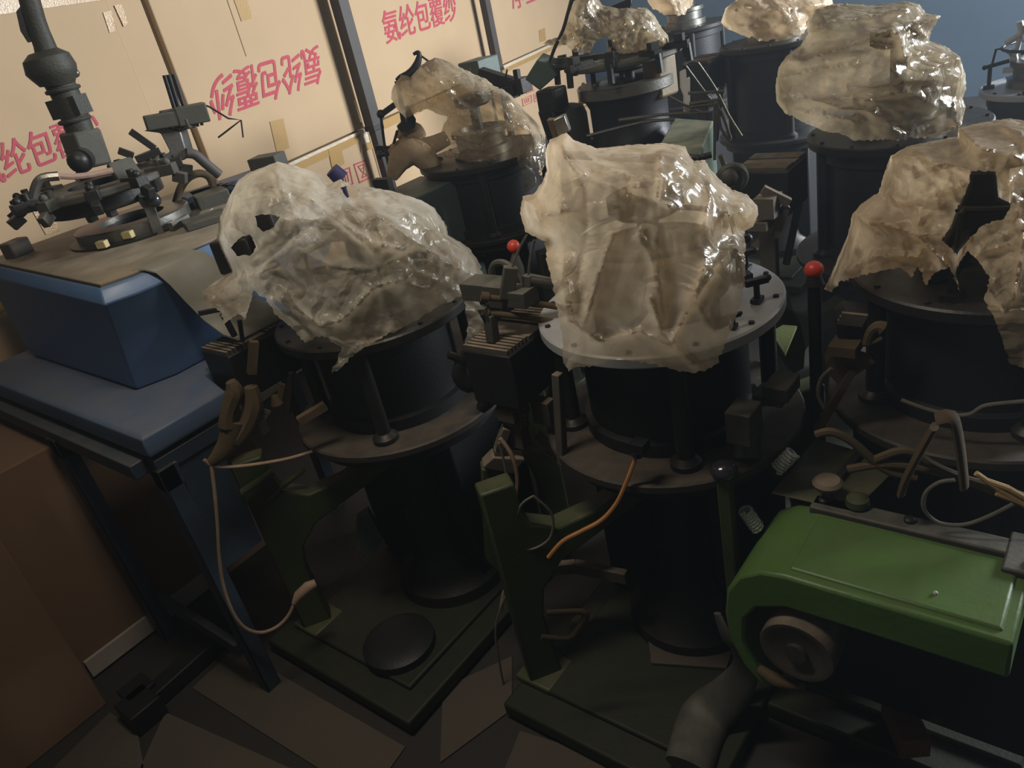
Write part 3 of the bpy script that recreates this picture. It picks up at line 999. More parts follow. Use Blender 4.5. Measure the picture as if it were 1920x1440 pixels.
# lever with a red knob in the gap behind
lk = vp(963, 462, (1.44, 1.25))
b = MB().tube([lk + np.array([0, 0, -.02]), vp(968, 500, (1.44, 1.25)), vp(966, 545, (1.44, 1.25))], [.008, .02, .03], 14)
o = b.build('lever', M['greydust'], m2)
MB().ball(lk, .0172).build('knob', M['red'], o, label='red ball knob')
b = MB().beam(vp(950, 800, c2), vp(935, 840, c2), .03, .02).beam(vp(935, 840, c2), vp(928, 885, c2), .028, .02)
b.beam(vp(965, 760, c2), vp(970, 800, c2), .05, .03).beam(vp(985, 845, c2), vp(1035, 860, c2), .02, .02).beam(vp(1005, 810, c2), vp(1055, 865, c2), .018, .018)
b.beam(vp(1045, 700, c2, -.1), vp(1055, 870, c2, -.1), .018, .02)
b.box(vp(962, 770, c2), (.06, .05, .03)).box(vp(1020, 770, c2), (.03, .05, .06))
for k in range(3):
    b.beam(vp(955, 775 + 8 * k, c2, -.02), vp(988, 779 + 8 * k, c2, -.02), .005, .008)
b.build('cast_bracket', M['dusty'], m2, bev=.002)
b = MB().prism([vp(*p, c2) for p in ((903, 880), (958, 888), (962, 1040), (975, 1075), (945, 1085), (910, 1050))], np.array([.03, .03, 0]))
b.build('side_casting', M['green'], m2, bev=.004)
b = MB().prism([vp(*p, c2, -.02) for p in ((905, 878), (925, 858), (985, 862), (962, 890))], np.array([.03, .03, 0]))
b.build('casting_cap', M['dusty'], m2, bev=.003)
b = MB().tube(px_tube(c2, [(938, 822, -.05), (960, 855, -.06), (970, 900, -.06), (964, 960, -.06), (962, 1020, -.06), (968, 1060, -.06), (955, 1085, -.06), (945, 1110, -.06), (938, 1150, -.06)]), .005, 8, 5)
b.build('cord', M['cord'], m2)
b = MB().tube(px_tube(c2, [(936, 830, -.07), (948, 880, -.07), (955, 940, -.07), (958, 1010, -.07), (975, 1040, -.07), (960, 1090, -.07), (935, 1150, -.07), (930, 1200, -.07), (945, 1290, -.07)]), .003, 8, 5)
b.build('cord', M['greycord'], m2)
b = MB().tube(px_tube((1.02, .72), [(1195, 850), (1186, 875), (1172, 910), (1155, 945), (1128, 975), (1090, 996), (1055, 1015), (1028, 1045)]), .0045, 8, 5)
o = b.build('cord', M['orange'], m2, label='orange brown cord leaving the lower plate')
MB().cyl(vp(1192, 853, (1.02, .72)), vp(1200, 835, (1.02, .72)), .013).box(vp(1199, 836, (1.02, .72)), (.03, .03, .02)).build('socket', M['black'], o)
b = MB().tube(px_tube((1.0, .95), [(1000, 930), (1035, 965), (1030, 1010), (990, 1030), (965, 1000), (975, 950), (1000, 930)]), .003, 6, 5)
b.build('coiled_cord', M['greycord'], m2)
# stop post with ball top, front right
sp = at(1357, 882, .70)
b = MB().beam((sp[0], sp[1], .05), (sp[0], sp[1], .69), .026, .026)
o = b.build('stop_post', M['green'], m2, bev=.004)
MB().ball(sp, .026, 20, .75).build('ball_top', M['ball'], o)
b = MB().beam(at(1010, 1068, .3), at(1080, 1062, .3), .02, .03).beam(at(1080, 1062, .3), at(1175, 1082, .3), .02, .03)
b.build('tie_bar', M['dusty'], m2)
b = MB().tube(px_tube((.95, .78), [(1015, 1195), (1065, 1198), (1085, 1180), (1098, 1150), (1060, 1148), (1025, 1150)]), .006, 8, 3, flat=(1.6, .6))
b.build('wire_loop', M['rust'], m2)
b = MB().box(at(1395, 792, .78), (.06, .05, .07)).box(at(1465, 725, .80), (.07, .05, .03)).cyl(at(1400, 860, .68), at(1398, 780, .75), .028).box(at(1448, 740, .78), (.06, .06, .02))
b.build('cam_block', M['greydust'], m2, bev=.003)
# clamps seen standing on the bright plate
for (px, py, s) in ((1420, 565, 1.0), (1400, 505, .9), (1376, 615, .6)):
    q = at(px, py, .952)
    b = MB().box(q + np.array([0, 0, .004]), (.028 * s, .018 * s, .008)).cyl(q, q + np.array([0, 0, .04 * s]), .006 * s, n=10)
    b.beam(q + np.array([.02, -.014, .04]) * s, q + np.array([-.02, .014, .044]) * s, .013 * s, .012 * s).ball(q + np.array([.022, -.015, .042]) * s, .007 * s, 8)
    b.build('plate_clamp', M['black'], m2)
# flat lime panel and green shield at its right side
lq = [vp(p[0], p[1], (1.50, .60), p[2]) for p in ((1445, 622, .03), (1468, 609, .06), (1494, 611, .06), (1472, 664, -.06))]
b = MB().hexa([p - np.array([0, 0, .006]) for p in lq], lq)
b.build('side_panel', mat('lime_enamel', (0.14, 0.17, 0.05), .5, dust=.1), m2)
b = MB().prism([vp(*p, (1.60, .66)) for p in ((1465, 570), (1488, 585), (1502, 610), (1510, 650), (1507, 690), (1490, 700), (1470, 670))], np.array([.012, .02, 0]))
b.build('green_shield', M['green'], m2)
# feeler frame that props the cover up, with a perforated stop-motion box on top
c2a = A2
tp = vp(1047, 240, A2)
b = MB().beam(vp(1100, 560, A2, .02), vp(1046, 262, A2), .014, .014).tube(px_tube(A2, [(1330, 540), (1345, 420), (1318, 318), (1290, 300)]), .008, 8, 4)
b.beam(vp(1052, 290, A2), vp(1290, 300, A2, .02), .012, .014)
b.build('cover_frame', M['rust'], m2)
b = MB().prism([vp(*p, A2, -.012) for p in ((1036, 226), (1057, 216), (1068, 247), (1046, 260))], np.array([.022, .010, 0]))
o = b.build('stop_motion_box', M['steel'], m2, bev=.002, label='grey perforated metal box poking out of the cover')
MB().prism([vp(*p, A2, .0) for p in ((1025, 226), (1036, 226), (1046, 262), (1040, 268))], np.array([.024, .011, 0])).build('box_side', M['rust'], o)
b = MB().cyl(vp(1306, 298, A2), vp(1334, 290, A2), .006)
b.box(vp(1303, 299, A2), (.02, .02, .012)).build('feeler_tip', M['black'], m2)
# brown needle guard arch that glows through the cover
MB().lathe(A2, [(.15, .975), (.155, 1.04), (.13, 1.075), (.10, 1.08)], 40).build('needle_guard', M['rust'], m2)

# --- machine with the bright green belt guard
# guard: rounded profile in the y-z plane, running along +y
gx0, gx1, gz = .985, 1.20, .60
prof = [(.06, gz)]
prof += [(.40, gz), (.445, gz - .008), (.485, gz - .035), (.512, gz - .08), (.52, gz - .14), (.515, gz - .21), (.49, gz - .27), (.455, gz - .31)]
inner = [(.44, gz - .30), (.468, gz - .26), (.485, gz - .20), (.48, gz - .14), (.455, gz - .10), (.40, gz - .075), (.06, gz - .075)]
b = MB().prism([np.array([gx0, y, z]) for y, z in prof + inner], (gx1 - gx0, 0, 0))
gd = b.build('belt_guard', M['guard'], m3, bev=.006, label='bright green belt guard with sloping rounded end')
MB().hexa([(gx0 + .018, .075, gz - .002), (gx1 - .035, .075, gz - .002), (gx1 - .035, .40, gz - .002), (gx0 + .018, .40, gz - .002)],
          [(gx0 + .022, .080, gz + .005), (gx1 - .040, .080, gz + .005), (gx1 - .040, .395, gz + .005), (gx0 + .022, .395, gz + .005)]).build('top_panel', M['guard'], gd, bev=.003)
b = MB()
b.box2((gx1 - .03, .04, gz - .01), (gx1 + .012, .42, gz + .012))
b.box2((gx1 - .07, .02, gz), (gx1 + .03, .10, gz + .014))
b.build('guard_flange', M['greydust'], gd, bev=.004)
for (y, x) in ((.06, gx1 - .04), (.25, gx1 - .005), (.40, gx1 - .005), (.05, gx1 + .01)):
    MB().lathe((x, y), [(.010, gz + .012), (.010, gz + .018), (.006, gz + .021)], 12).build('bolt', M['black'], gd)
MB().ball((gx0 + .055, .175, gz + .006), .004, 10).build('paint_chip', M['white'], gd)
# back plate behind the pulley
MB().box2((gx1 - .02, .0, .12), (gx1, .50, gz - .08)).build('back_plate', M['black'], m3, bev=.003)
# pulley with wide rim, axis along x
pc = at(1492, 1225, .435)
py_, pz_ = pc[1], pc[2]
px0 = pc[0]
b = MB()
ang = np.linspace(0, 2 * math.pi, 49)[:-1]
ring = lambda r, x: [(x, py_ + r * math.cos(a), pz_ + r * math.sin(a)) for a in ang]
b.loft([ring(.048, px0 + .004), ring(.055, px0), ring(.066, px0), ring(.068, px0 + .003), ring(.068, px0 + .072), ring(.066, px0 + .075), ring(.02, px0 + .075)])
b2 = MB().loft([ring(.020, px0 - .004), ring(.020, px0 + .22)])
pl = b.build('pulley', M['dusty'], m3)
b2.build('hub', M['steel'], pl)
b = MB()
b.tube([at(1425, 1255, .33), at(1455, 1275, .33), at(1490, 1285, .33), at(1510, 1287, .33)], [.010, .014, .009, .008], 10, 3)
b.build('handle_bar', M['rust'], m3)
b = MB().tube([at(1345, 1150, .38), at(1365, 1195, .33), at(1390, 1225, .27), at(1395, 1265, .2), at(1360, 1310, .12), at(1320, 1350, .075), at(1290, 1440, .075)], [.012, .022, .026, .034, .045, .055, .05], 14, 5, flat=(1, .45))
b.build('drain_hose', M['greydust'], m3)
# olive bed plate, disc knob, tie rods behind the guard
b = MB().hexa([at(*p, .60) for p in ((1446, 925), (1600, 960), (1690, 870), (1530, 822))], [at(*p, .612) for p in ((1446, 925), (1600, 960), (1690, 870), (1530, 822))])
b.build('bed_plate', mat('olive_enamel', (.085, .092, .045), .55, dust=.3), m3, bev=.002)
q = at(1552, 912, .64)
MB().lathe(q[:2], [(.010, .61), (.010, .64), (.026, .642), (.028, .650), (.022, .656)], 24).build('disc_knob', M['dusty'], m3)
q = at(1608, 946, .615)
MB().lathe(q[:2], [(.016, .60), (.016, .615), (.022, .617), (.020, .630), (.008, .634)], 18).build('nut', M['green'], m3)
b = MB().beam(at(1565, 905, .62), at(1615, 845, .62), .014, .010)
b.build('link_bar', M['dark'], m3)
fr_ = (1.18, .28)
b = MB().tube([vp(1690, 925, fr_), vp(1700, 895, fr_), vp(1728, 842, fr_), vp(1752, 800, fr_)], .014, 8, 3, flat=(1.2, .5))
b.tube([vp(1808, 912, fr_), vp(1805, 880, fr_), vp(1797, 820, fr_), vp(1785, 782, fr_), vp(1755, 785, fr_)], .014, 8, 3, flat=(1.2, .5))
b.build('bracket_strap', M['rust'], m3)
b = MB()
for p in ([(1640, 862), (1700, 845), (1760, 878), (1860, 920), (1930, 950)], [(1590, 880), (1660, 870), (1740, 880), (1830, 905), (1930, 935)],
          [(1530, 815), (1560, 810), (1600, 830), (1660, 880), (1720, 895)]):
    b.tube(px_tube(fr_, [(x, y, .03) for x, y in p]), .008, 8, 5)
b.build('sheathed_cord', M['rust'], m3)
for k, p in enumerate(([(1830, 887), (1875, 918), (1925, 948)], [(1852, 902), (1890, 915), (1930, 938)], [(1868, 924), (1905, 938), (1935, 950)])):
    MB().tube(px_tube(fr_, [(x, y, -.02) for x, y in p]), .005, 7).build('bright_rod', M['straw'], m3, label='bright tan rod')
b = MB().tube(px_tube(fr_, [(1790, 900, -.03), (1760, 905, -.03), (1735, 925, -.03), (1733, 955, -.03), (1760, 980, -.03), (1805, 984, -.03), (1850, 970, -.03), (1900, 945, -.03)]), .0035, 8, 5)
b.build('loop_cord', M['greycord'], m3)
b = MB().tube(px_tube((1.35, .2), [(1690, 750), (1740, 768), (1790, 778), (1820, 776), (1850, 760), (1930, 752)]), .004, 8, 5)
b.build('cord', M['greycord'], m3)
b = MB().tube(px_tube((1.35, .2), [(1560, 690), (1540, 710), (1534, 740), (1545, 765)]), .004, 8, 5)
b.build('cord', M['greycord'], m3)
# lever with red knob
lk3 = vp(1526, 505, (1.42, .48))
b = MB().cyl(lk3 + np.array([0, 0, -.01]), (lk3[0], lk3[1], .62), .013)
b.cyl(lk3 + np.array([0, 0, -.03]), lk3 + np.array([0, 0, -.01]), .02, .012)
o = b.build('lever', M['dark'], m3)
MB().ball(lk3, .0185, 20, .9).build('knob', M['red'], o, label='red ball knob')
# little finned unit and bent bracket at its left
f3 = (1.36, .40)
b = MB().box2((1.30, .36, .70), (1.40, .44, .79))
q1, q2 = at(1575, 600, .80), at(1630, 595, .80)
b = MB()
for k in range(3):
    b.beam(vp(1570 + 4 * k, 603 - 7 * k, f3), vp(1618 + 4 * k, 608 - 7 * k, f3), .008, .008)
o = MB().prism([vp(*p, f3, .012) for p in ((1568, 600), (1585, 585), (1630, 592), (1618, 640), (1570, 632))], np.array([.05, .02, 0])).build('finned_box', M['black'], m3)
b.build('fins', M['dusty'], o)
b = MB().tube([vp(1625, 645, f3), vp(1632, 622, f3), vp(1645, 612, f3), vp(1655, 615, f3)], [.008, .009, .010, .014], 8, 3)
b.tube([vp(1618, 645, f3), vp(1640, 640, f3), vp(1655, 632, f3)], .006, 8, 3)
b.box(vp(1585, 650, f3), (.05, .05, .02)).prism([vp(*p, f3) for p in ((1550, 680), (1560, 662), (1600, 665), (1640, 680), (1610, 700), (1575, 725), (1552, 700))], np.array([.03, .015, 0]))
b.beam(vp(1600, 690, f3), vp(1530, 810, f3), .026, .014)
b.build('bent_bracket', M['rust'], m3)

# --- rear machines: boxes, stands, arms
b = MB().box2(at(735, 352, .93) + np.array([0, 0, -.5]), at(735, 352, .93) + np.array([.14, .30, 0]))
lo = [at(*p, .93) for p in ((735, 356), (795, 330), (838, 329), (790, 352))]
lo = sorted(lo, key=lambda p: p[0])
cbx = at(790, 345, .93)
tb = MB().box2((cbx[0] - .17, cbx[1] - .14, .40), (cbx[0] + .12, cbx[1] + .12, .93))
o = tb.build('control_box', M['teal'], m4, bev=.006, label='grey green control box')
q = at(738, 345, .95)
MB().box2((cbx[0] - .16, cbx[1] + .02, .93), (cbx[0] - .13, cbx[1] + .11, 1.0)).build('switch_plate', M['dark'], o, bev=.002)
b = MB().tube([vp(p[0], p[1], A4) for p in ((775, 102), (784, 98), (786, 106), (780, 125), (768, 139), (752, 146), (744, 152))], [.006, .008, .011, .017, .018, .014, .01], 10, 3)
b.cyl(vp(787, 103, A4), vp(808, 118, A4), .004).cyl(vp(744, 152, A4), vp(760, 230, A4), .010)
b.build('yarn_arm', M['black'], m4)
b = MB().beam(vp(742, 195, A4), vp(716, 214, A4), .03, .022).ball(vp(714, 214, A4), .018, 12)
b.tube([vp(714, 216, A4), vp(718, 250, A4), vp(724, 290, A4), vp(731, 318, A4)], .006, 8, 3).tube([vp(745, 245, A4), vp(738, 270, A4)], .006, 8)
b.prism([vp(*p, A4) for p in ((748, 205), (765, 200), (780, 225), (778, 240), (765, 245), (752, 248), (744, 238), (752, 230))], np.array([.03, .03, 0]))
b.beam(vp(705, 277, A4, .05), vp(790, 283, A4, .05), .02, .02).tube([vp(710, 297, A4, .05), vp(725, 288, A4, .05), (vp(830, 300, A4, .05))], .012, 8, 4)
b.build('side_bracket', M['black'], m4)
b = MB().beam(vp(900, 138, A4, .2), vp(985, 165, A4, .1), .05, .05).beam(vp(972, 162, A4, .1), vp(968, 130, A4, .1), .024, .024)
b.box(vp(975, 160, A4, .1), (.07, .07, .06)).box(vp(958, 172, A4, .1), (.05, .06, .05)).cyl(vp(878, 158, A4, .2), vp(880, 128, A4, .2), .006).beam(vp(948, 145, A4, .1), vp(951, 130, A4, .1), .008, .008)
b.build('stop_motion_arm', M['dark'], m4, bev=.003)
bx = vp(900, 132, A4, .45)
b = MB().box(bx, (.15, .12, .10))
b.build('motor_box', M['teal'], m4, bev=.005)

# uncovered ring machine
b = MB()
r5 = at(1172, 148, 1.2)
A5r = (r5[0], r5[1])
MB().annulus(A5r, .115, .175, 1.16, 1.20).build('bare_ring', M['steel'], m5, label='bare round steel ring')
b = MB().lathe(A5r, [(.150, .97), (.150, 1.0), (.140, 1.02), (.140, 1.12), (.155, 1.15), (.16, 1.16)], 48)
b.build('ring_drum', M['black'], m5)
q = vp(1240, 142, A5r, -.06)
b = MB().hexa([vp(*p, A5r, -.1) for p in ((1213, 165), (1258, 160), (1262, 168), (1216, 172))], [vp(*p, A5r, -.06) for p in ((1213, 122), (1258, 114), (1258, 112), (1224, 117))])
b = MB().box(vp(1238, 143, A5r, -.05), (.10, .075, .135), -.2)
b.build('motor_box', mat('yellow_brown_enamel', (.17, .13, .07), .6, dust=.5), m5, bev=.01)
b = MB().lathe(at(1097, 172, 1.14)[:2], [(.035, 1.10), (.012, 1.165), (.008, 1.175)], 20)
b.build('oil_cup', mat('copper_brown', (.40, .17, .08), .5, .3, dust=.2), m5)
b = MB().beam(vp(1095, 40, A5r, .1), vp(1182, 4, A5r, .1), .024, .024)
for (x0, y0, x1, y1) in ((1140, 22, 1145, 45), (1180, 8, 1182, 30), (1182, 4, 1178, -30), (1060, 40, 1073, -10), (1070, 0, 1071, -30)):
    b.cyl(vp(x0, y0, A5r, .1), vp(x1, y1, A5r, .1), .005)
b.build('bobbin_rail', M['dark'], m5)
b = MB().tube([vp(p[0], p[1], A5r, -.1) for p in ((1078, -12), (1066, 20), (1056, 55), (1040, 90), (1030, 118))], .006, 8, 3)
b.build('leaning_rod', M['black'], m5)
b = MB().hexa([vp(*p, A5r, .02) for p in ((985, 148), (1010, 168), (1022, 160), (1000, 140))], [vp(*p, A5r, .08) for p in ((1016, 104), (1030, 120), (1040, 112), (1028, 96))])
b = MB().prism([vp(*p, A5r, -.02) for p in ((984, 149), (1012, 170), (1046, 140), (1028, 120), (1007, 112))], np.array([.10, .04, .01]))
b.build('tilted_box', M['teal'], m5, bev=.004, label='tilted grey green box')
b = MB().box(vp(1036, 186, A5r), (.085, .085, .08)).beam(vp(1030, 200, A5r), vp(1050, 260, A5r), .07, .07)
b.build('gear_housing', M['dark'], m5, bev=.008)
b = MB()
for (p, q_) in (((1030, 115), (1120, 108)), ((1080, 112), (1245, 90)), ((1200, 100), (1290, 72)), ((1040, 122), (1110, 118))):
    b.beam(vp(*p, A5r, -.02), vp(*q_, A5r, -.02), .014, .018)
b.build('cross_arm', M['greydust'], m5)
b = MB()
cw = (2.1, 1.15)
for pts in (((1282, 120), (1330, 185), (1352, 210), (1370, 260)), ((1308, 118), (1340, 165), (1365, 215), (1390, 255)), ((1282, 122), (1295, 116), (1308, 118)),
            ((1290, 175), (1358, 171)), ((1292, 195), (1350, 186)), ((1292, 200), (1345, 194)), ((1340, 195), (1340, 300)), ((1345, 196), (1352, 240), (1370, 265)),
            ((1255, 182), (1300, 205), (1318, 212)), ((1160, 225), (1240, 215), (1330, 210)), ((1100, 255), (1200, 230), (1265, 224))):
    b.tube([vp(x, y, cw) for x, y in pts], .0045, 7, 3)
b.build('feed_linkage', M['steel'], m5)
b = MB().prism([vp(*p, cw, .03) for p in ((1277, 135), (1286, 130), (1288, 150), (1294, 145), (1294, 210), (1284, 214), (1284, 180), (1278, 165))], np.array([.01, .01, 0]))
b.build('white_lever', M['white'], m5, label='white lever')
tq = at(1290, 250, .98)
b = MB().hexa([at(*p, .60) for p in ((1175, 530), (1265, 545), (1330, 405), (1255, 400))], [at(*p, .98) for p in ((1232, 275), (1308, 285), (1337, 226), (1265, 221))])
b = MB()
tl = [at(*p, 1.05) for p in ((1232, 278), (1312, 288), (1338, 226), (1265, 221))]
b.hexa([p * np.array([1, 1, 0]) + np.array([0, 0, .55]) for p in tl], tl)
b.build('gear_box', mat('green_box_enamel', (.05, .085, .065), .5, dust=.95, dustcol=(.26, .24, .15)), m5, bev=.005, label='green box with a dusty yellowish top')
b = MB().torus(vp(1372, 335, (1.9, .95)), .035, .010, (.8, .5, .2)).ball(vp(1366, 330, (1.9, .95)), .03, 12)
b.beam(vp(1362, 320, (1.9, .95)), vp(1352, 290, (1.9, .95)), .012, .012)
b.build('hand_wheel', M['greydust'], m5)
b = MB().beam(vp(1430, 355, (1.8, .7)), vp(1480, 380, (1.8, .7)), .02, .02).box(vp(1440, 385, (1.8, .7)), (.06, .05, .05)).prism([vp(*p, (1.8, .7)) for p in ((1445, 440), (1475, 385), (1482, 390), (1462, 445), (1450, 450))], np.array([.02, .01, 0]))
b.box(vp(1425, 420, (1.8, .7)), (.05, .05, .02))
b.build('plate_bracket', M['dusty'], m6)
b = MB()
c8 = (A8[0], A8[1])
b.tube([vp(p[0], p[1], A8) for p in ((1912, 40), (1915, 60), (1905, 70), (1885, 82))], .012, 8, 3).tube([vp(p[0], p[1], A8) for p in ((1912, 70), (1908, 90), (1902, 105))], .010, 8, 3)
b.tube([vp(p[0], p[1], A8) for p in ((1892, 102), (1898, 97), (1902, 110), (1903, 128))], .014, 8, 3).beam(vp(1880, 132, A8), vp(1912, 130, A8), .02, .02)
b.build('yarn_guide', M['white'], m8)
b = MB().box(vp(1822, 27, (5.5, 1.0)), (.05, .10, .03))

# ------------------------------------------------------------------ covers
b1 = bag('plastic_cover', A1, [(405, 450), (412, 410), (432, 365), (447, 338), (470, 322), (500, 311), (520, 303), (560, 313), (600, 326), (615, 345), (640, 336),
          (655, 346), (690, 350), (735, 358), (790, 375), (815, 390), (838, 425), (840, 440), (880, 465), (903, 500), (906, 535), (898, 560), (908, 590), (920, 630), (910, 640),
          (892, 628), (872, 655), (878, 610), (868, 555), (830, 570), (760, 612), (705, 638), (668, 662), (640, 690), (622, 700), (634, 672), (640, 650), (608, 632), (590, 632), (572, 643),
          (545, 612), (515, 590), (500, 560), (475, 545), (460, 600), (445, 588), (420, 608), (412, 583), (385, 570), (378, 545), (400, 530), (432, 508), (418, 480)],
         19, 50, .24, 130,
         [([(500, 312), (580, 370), (640, 420), (700, 470)], .022, 9), ([(450, 345), (520, 350), (600, 375)], .018, 10), ([(560, 320), (620, 380), (700, 410)], .016, 9),
          ([(480, 420), (560, 408), (640, 415), (700, 455), (760, 470)], .030, 11), ([(700, 400), (760, 440), (850, 500), (900, 520)], .026, 10), ([(440, 400), (425, 470), (440, 510)], .02, 12),
          ([(560, 470), (620, 500), (700, 505), (780, 470)], -.02, 14), ([(530, 560), (600, 610), (640, 600), (700, 540), (760, 520)], .026, 12), ([(640, 340), (650, 380), (690, 420)], .022, 8),
          ([(740, 360), (770, 410), (840, 450)], .02, 9), ([(400, 540), (460, 520), (520, 500)], .02, 12)],
         [[(478, 405), (500, 400), (525, 406), (515, 425), (495, 435), (483, 425)], [(432, 465), (450, 445), (470, 440), (480, 465), (470, 478), (445, 480)],
          [(638, 352), (655, 348), (672, 360), (668, 372), (650, 370)]],
         M['baggrey'], 'torn greyish plastic cover heaped beside the blue machine, holes at its left', 11, h=5, amp=.015, wave=85, plate=(.255, .95, .6), back_zmin=.97,
         bulges=[(560, 450, 60, .03), (700, 430, 60, .03)])
b2 = bag('plastic_cover', A2, [(1030, 262), (1046, 256), (1062, 248), (1075, 262), (1120, 278), (1190, 271), (1245, 268), (1285, 274), (1292, 290), (1302, 302), (1322, 300), (1328, 312), (1345, 332), (1372, 356),
          (1400, 364), (1420, 386), (1422, 402), (1412, 425), (1397, 433), (1397, 480), (1396, 530), (1386, 580), (1366, 630), (1345, 682), (1325, 693), (1300, 700), (1270, 695), (1215, 682), (1160, 672),
          (1120, 684), (1076, 690), (1066, 697), (1056, 680), (1055, 640), (1049, 600), (1040, 550), (1028, 500), (1022, 452), (1008, 447), (985, 435), (975, 400), (980, 368), (1000, 364), (1018, 340), (1025, 320), (1022, 290)],
         18, 37, .275, 120,
         [([(1075, 262), (1120, 310), (1180, 330), (1235, 335)], .028, 10), ([(1050, 270), (1100, 330), (1160, 355), (1200, 350)], .024, 12), ([(1240, 290), (1235, 340), (1232, 375), (1255, 385)], .030, 8),
          ([(1262, 320), (1300, 312)], .02, 10), ([(1330, 310), (1330, 370), (1320, 420)], .024, 9), ([(1345, 335), (1365, 400), (1385, 480)], .020, 10), ([(1390, 440), (1330, 520), (1280, 600), (1260, 640)], .026, 12),
          ([(1050, 300), (1050, 400), (1060, 520), (1075, 600)], .022, 14), ([(1100, 340), (1100, 440), (1085, 520)], -.014, 16), ([(1200, 440), (1230, 500), (1245, 600)], .014, 14), ([(1150, 440), (1120, 520), (1100, 600)], .014, 14),
          ([(1070, 600), (1130, 640), (1200, 620), (1260, 650)], .020, 12), ([(1320, 500), (1300, 560), (1340, 620)], .024, 9), ([(1220, 560), (1240, 620), (1300, 680)], .020, 9), ([(1000, 370), (1015, 400), (1010, 440)], .02, 9),
          ([(1395, 370), (1390, 400), (1400, 425)], .02, 8), ([(1180, 330), (1175, 360), (1230, 380)], -.018, 12)],
         [], M['bag'], 'wide tan plastic cover hanging square like a shirt over the middle machine', 23, h=5, amp=.0062, wave=105, plate=(.255, .95, .6), back_zmin=.98, aniso=(.8, 1.5, .1))
b3 = bag('plastic_cover', A3, [(1545, 542), (1560, 510), (1590, 440), (1598, 402), (1615, 382), (1648, 360), (1656, 330), (1670, 292), (1700, 275), (1740, 266), (1795, 256), (1798, 240), (1840, 229), (1890, 222), (1960, 230), (2000, 330), (2010, 560), (1980, 640), (1920, 692), (1892, 680),
          (1870, 610), (1845, 562), (1856, 520), (1835, 490), (1815, 470), (1800, 490), (1792, 512), (1800, 545), (1780, 500), (1765, 505), (1752, 512), (1736, 535), (1722, 500), (1708, 520), (1690, 502), (1650, 508), (1600, 522), (1572, 530), (1560, 548)],
         17, 38, .22, 120,
         [([(1670, 295), (1720, 290), (1790, 310), (1830, 330)], .028, 10), ([(1650, 360), (1700, 380), (1780, 360), (1830, 335)], .026, 10), ([(1600, 400), (1660, 420), (1720, 440), (1800, 440)], .022, 11), ([(1560, 520), (1640, 480), (1720, 480)], .024, 10),
          ([(1800, 250), (1840, 280), (1900, 290)], .03, 10), ([(1890, 330), (1920, 450), (1900, 560)], .03, 12), ([(1850, 540), (1900, 600), (1920, 660)], .024, 10), ([(1720, 440), (1760, 480), (1780, 500)], .02, 7), ([(1610, 440), (1600, 500)], .016, 9)],
         [[(1820, 320), (1868, 322), (1872, 370), (1898, 380), (1884, 410), (1842, 422), (1820, 445), (1792, 478), (1766, 450), (1785, 420), (1792, 395), (1815, 350)]],
         M['bagheavy'], 'ragged tan plastic cover torn open at its front, over the machine with the green guard', 37, h=5, amp=.014, wave=66, plate=(.238, .95, .6), back_zmin=.97)
b = MB().prism([vp(*p, A3, -.12) for p in ((1818, 322), (1868, 322), (1872, 372), (1898, 382), (1880, 418), (1838, 430), (1800, 520), (1740, 540), (1735, 510), (1785, 430), (1815, 350))], np.array([.09, .012, 0]))
b.build('stop_motion_box', M['black'], m3, bev=.006)
b4 = bag('plastic_cover', A4, [(745, 205), (733, 185), (736, 165), (752, 140), (770, 145), (790, 122), (815, 108), (832, 112), (862, 126), (890, 140), (912, 148), (926, 162), (945, 168), (962, 182), (985, 208), (1010, 232), (1022, 252), (1026, 300), (1002, 350), (985, 362), (975, 312),
          (966, 292), (930, 300), (880, 304), (835, 296), (800, 280), (775, 262), (790, 235), (775, 215), (760, 222)],
         19, 28, .27, 85,
         [([(830, 112), (880, 170), (950, 210)], .03, 7), ([(760, 150), (840, 150), (920, 190), (960, 240)], .03, 8), ([(790, 125), (850, 190), (900, 230), (960, 250)], .03, 8), ([(945, 170), (985, 230), (1010, 290)], .04, 7), ([(925, 165), (960, 230), (985, 320)], .035, 7),
          ([(750, 170), (800, 190), (860, 215), (930, 225)], .025, 9), ([(860, 128), (930, 190), (990, 250)], .03, 6), ([(880, 260), (930, 245), (960, 255)], .03, 6)],
         [[(768, 218), (800, 205), (838, 220), (826, 250), (800, 262), (785, 250)]], M['bagclear'], 'clear crinkled plastic cover near the dark post, tail trailing down', 41, h=5.5, amp=.022, wave=38, plate=(.28, .98, .6), back_zmin=1.0, aniso=(2.2, .8, .75))
b5 = bag('plastic_cover', A5r, [(1018, 82), (1030, 74), (1046, 70), (1058, 45), (1072, 10), (1084, -6), (1110, -18), (1130, 10), (1160, 16), (1212, 14), (1228, 30), (1240, 52), (1252, 66), (1254, 80), (1246, 92), (1200, 96), (1180, 100), (1160, 100), (1148, 85), (1138, 68), (1118, 75),
          (1106, 100), (1078, 98), (1062, 84), (1034, 86)], 15, 23, .17, 50,
         [([(1070, 20), (1100, 50), (1130, 80)], .03, 6), ([(1150, 30), (1200, 45), (1240, 80)], .03, 6), ([(1175, 20), (1160, 60), (1180, 90)], .03, 6), ([(1215, 20), (1235, 60), (1250, 80)], .025, 5), ([(1030, 78), (1070, 70), (1100, 60)], .02, 5)],
         [], M['bagclear'], 'small clear plastic cover bunched above the bare ring', 53, h=4.5, amp=.03, wave=34, back_zmin=1.2)
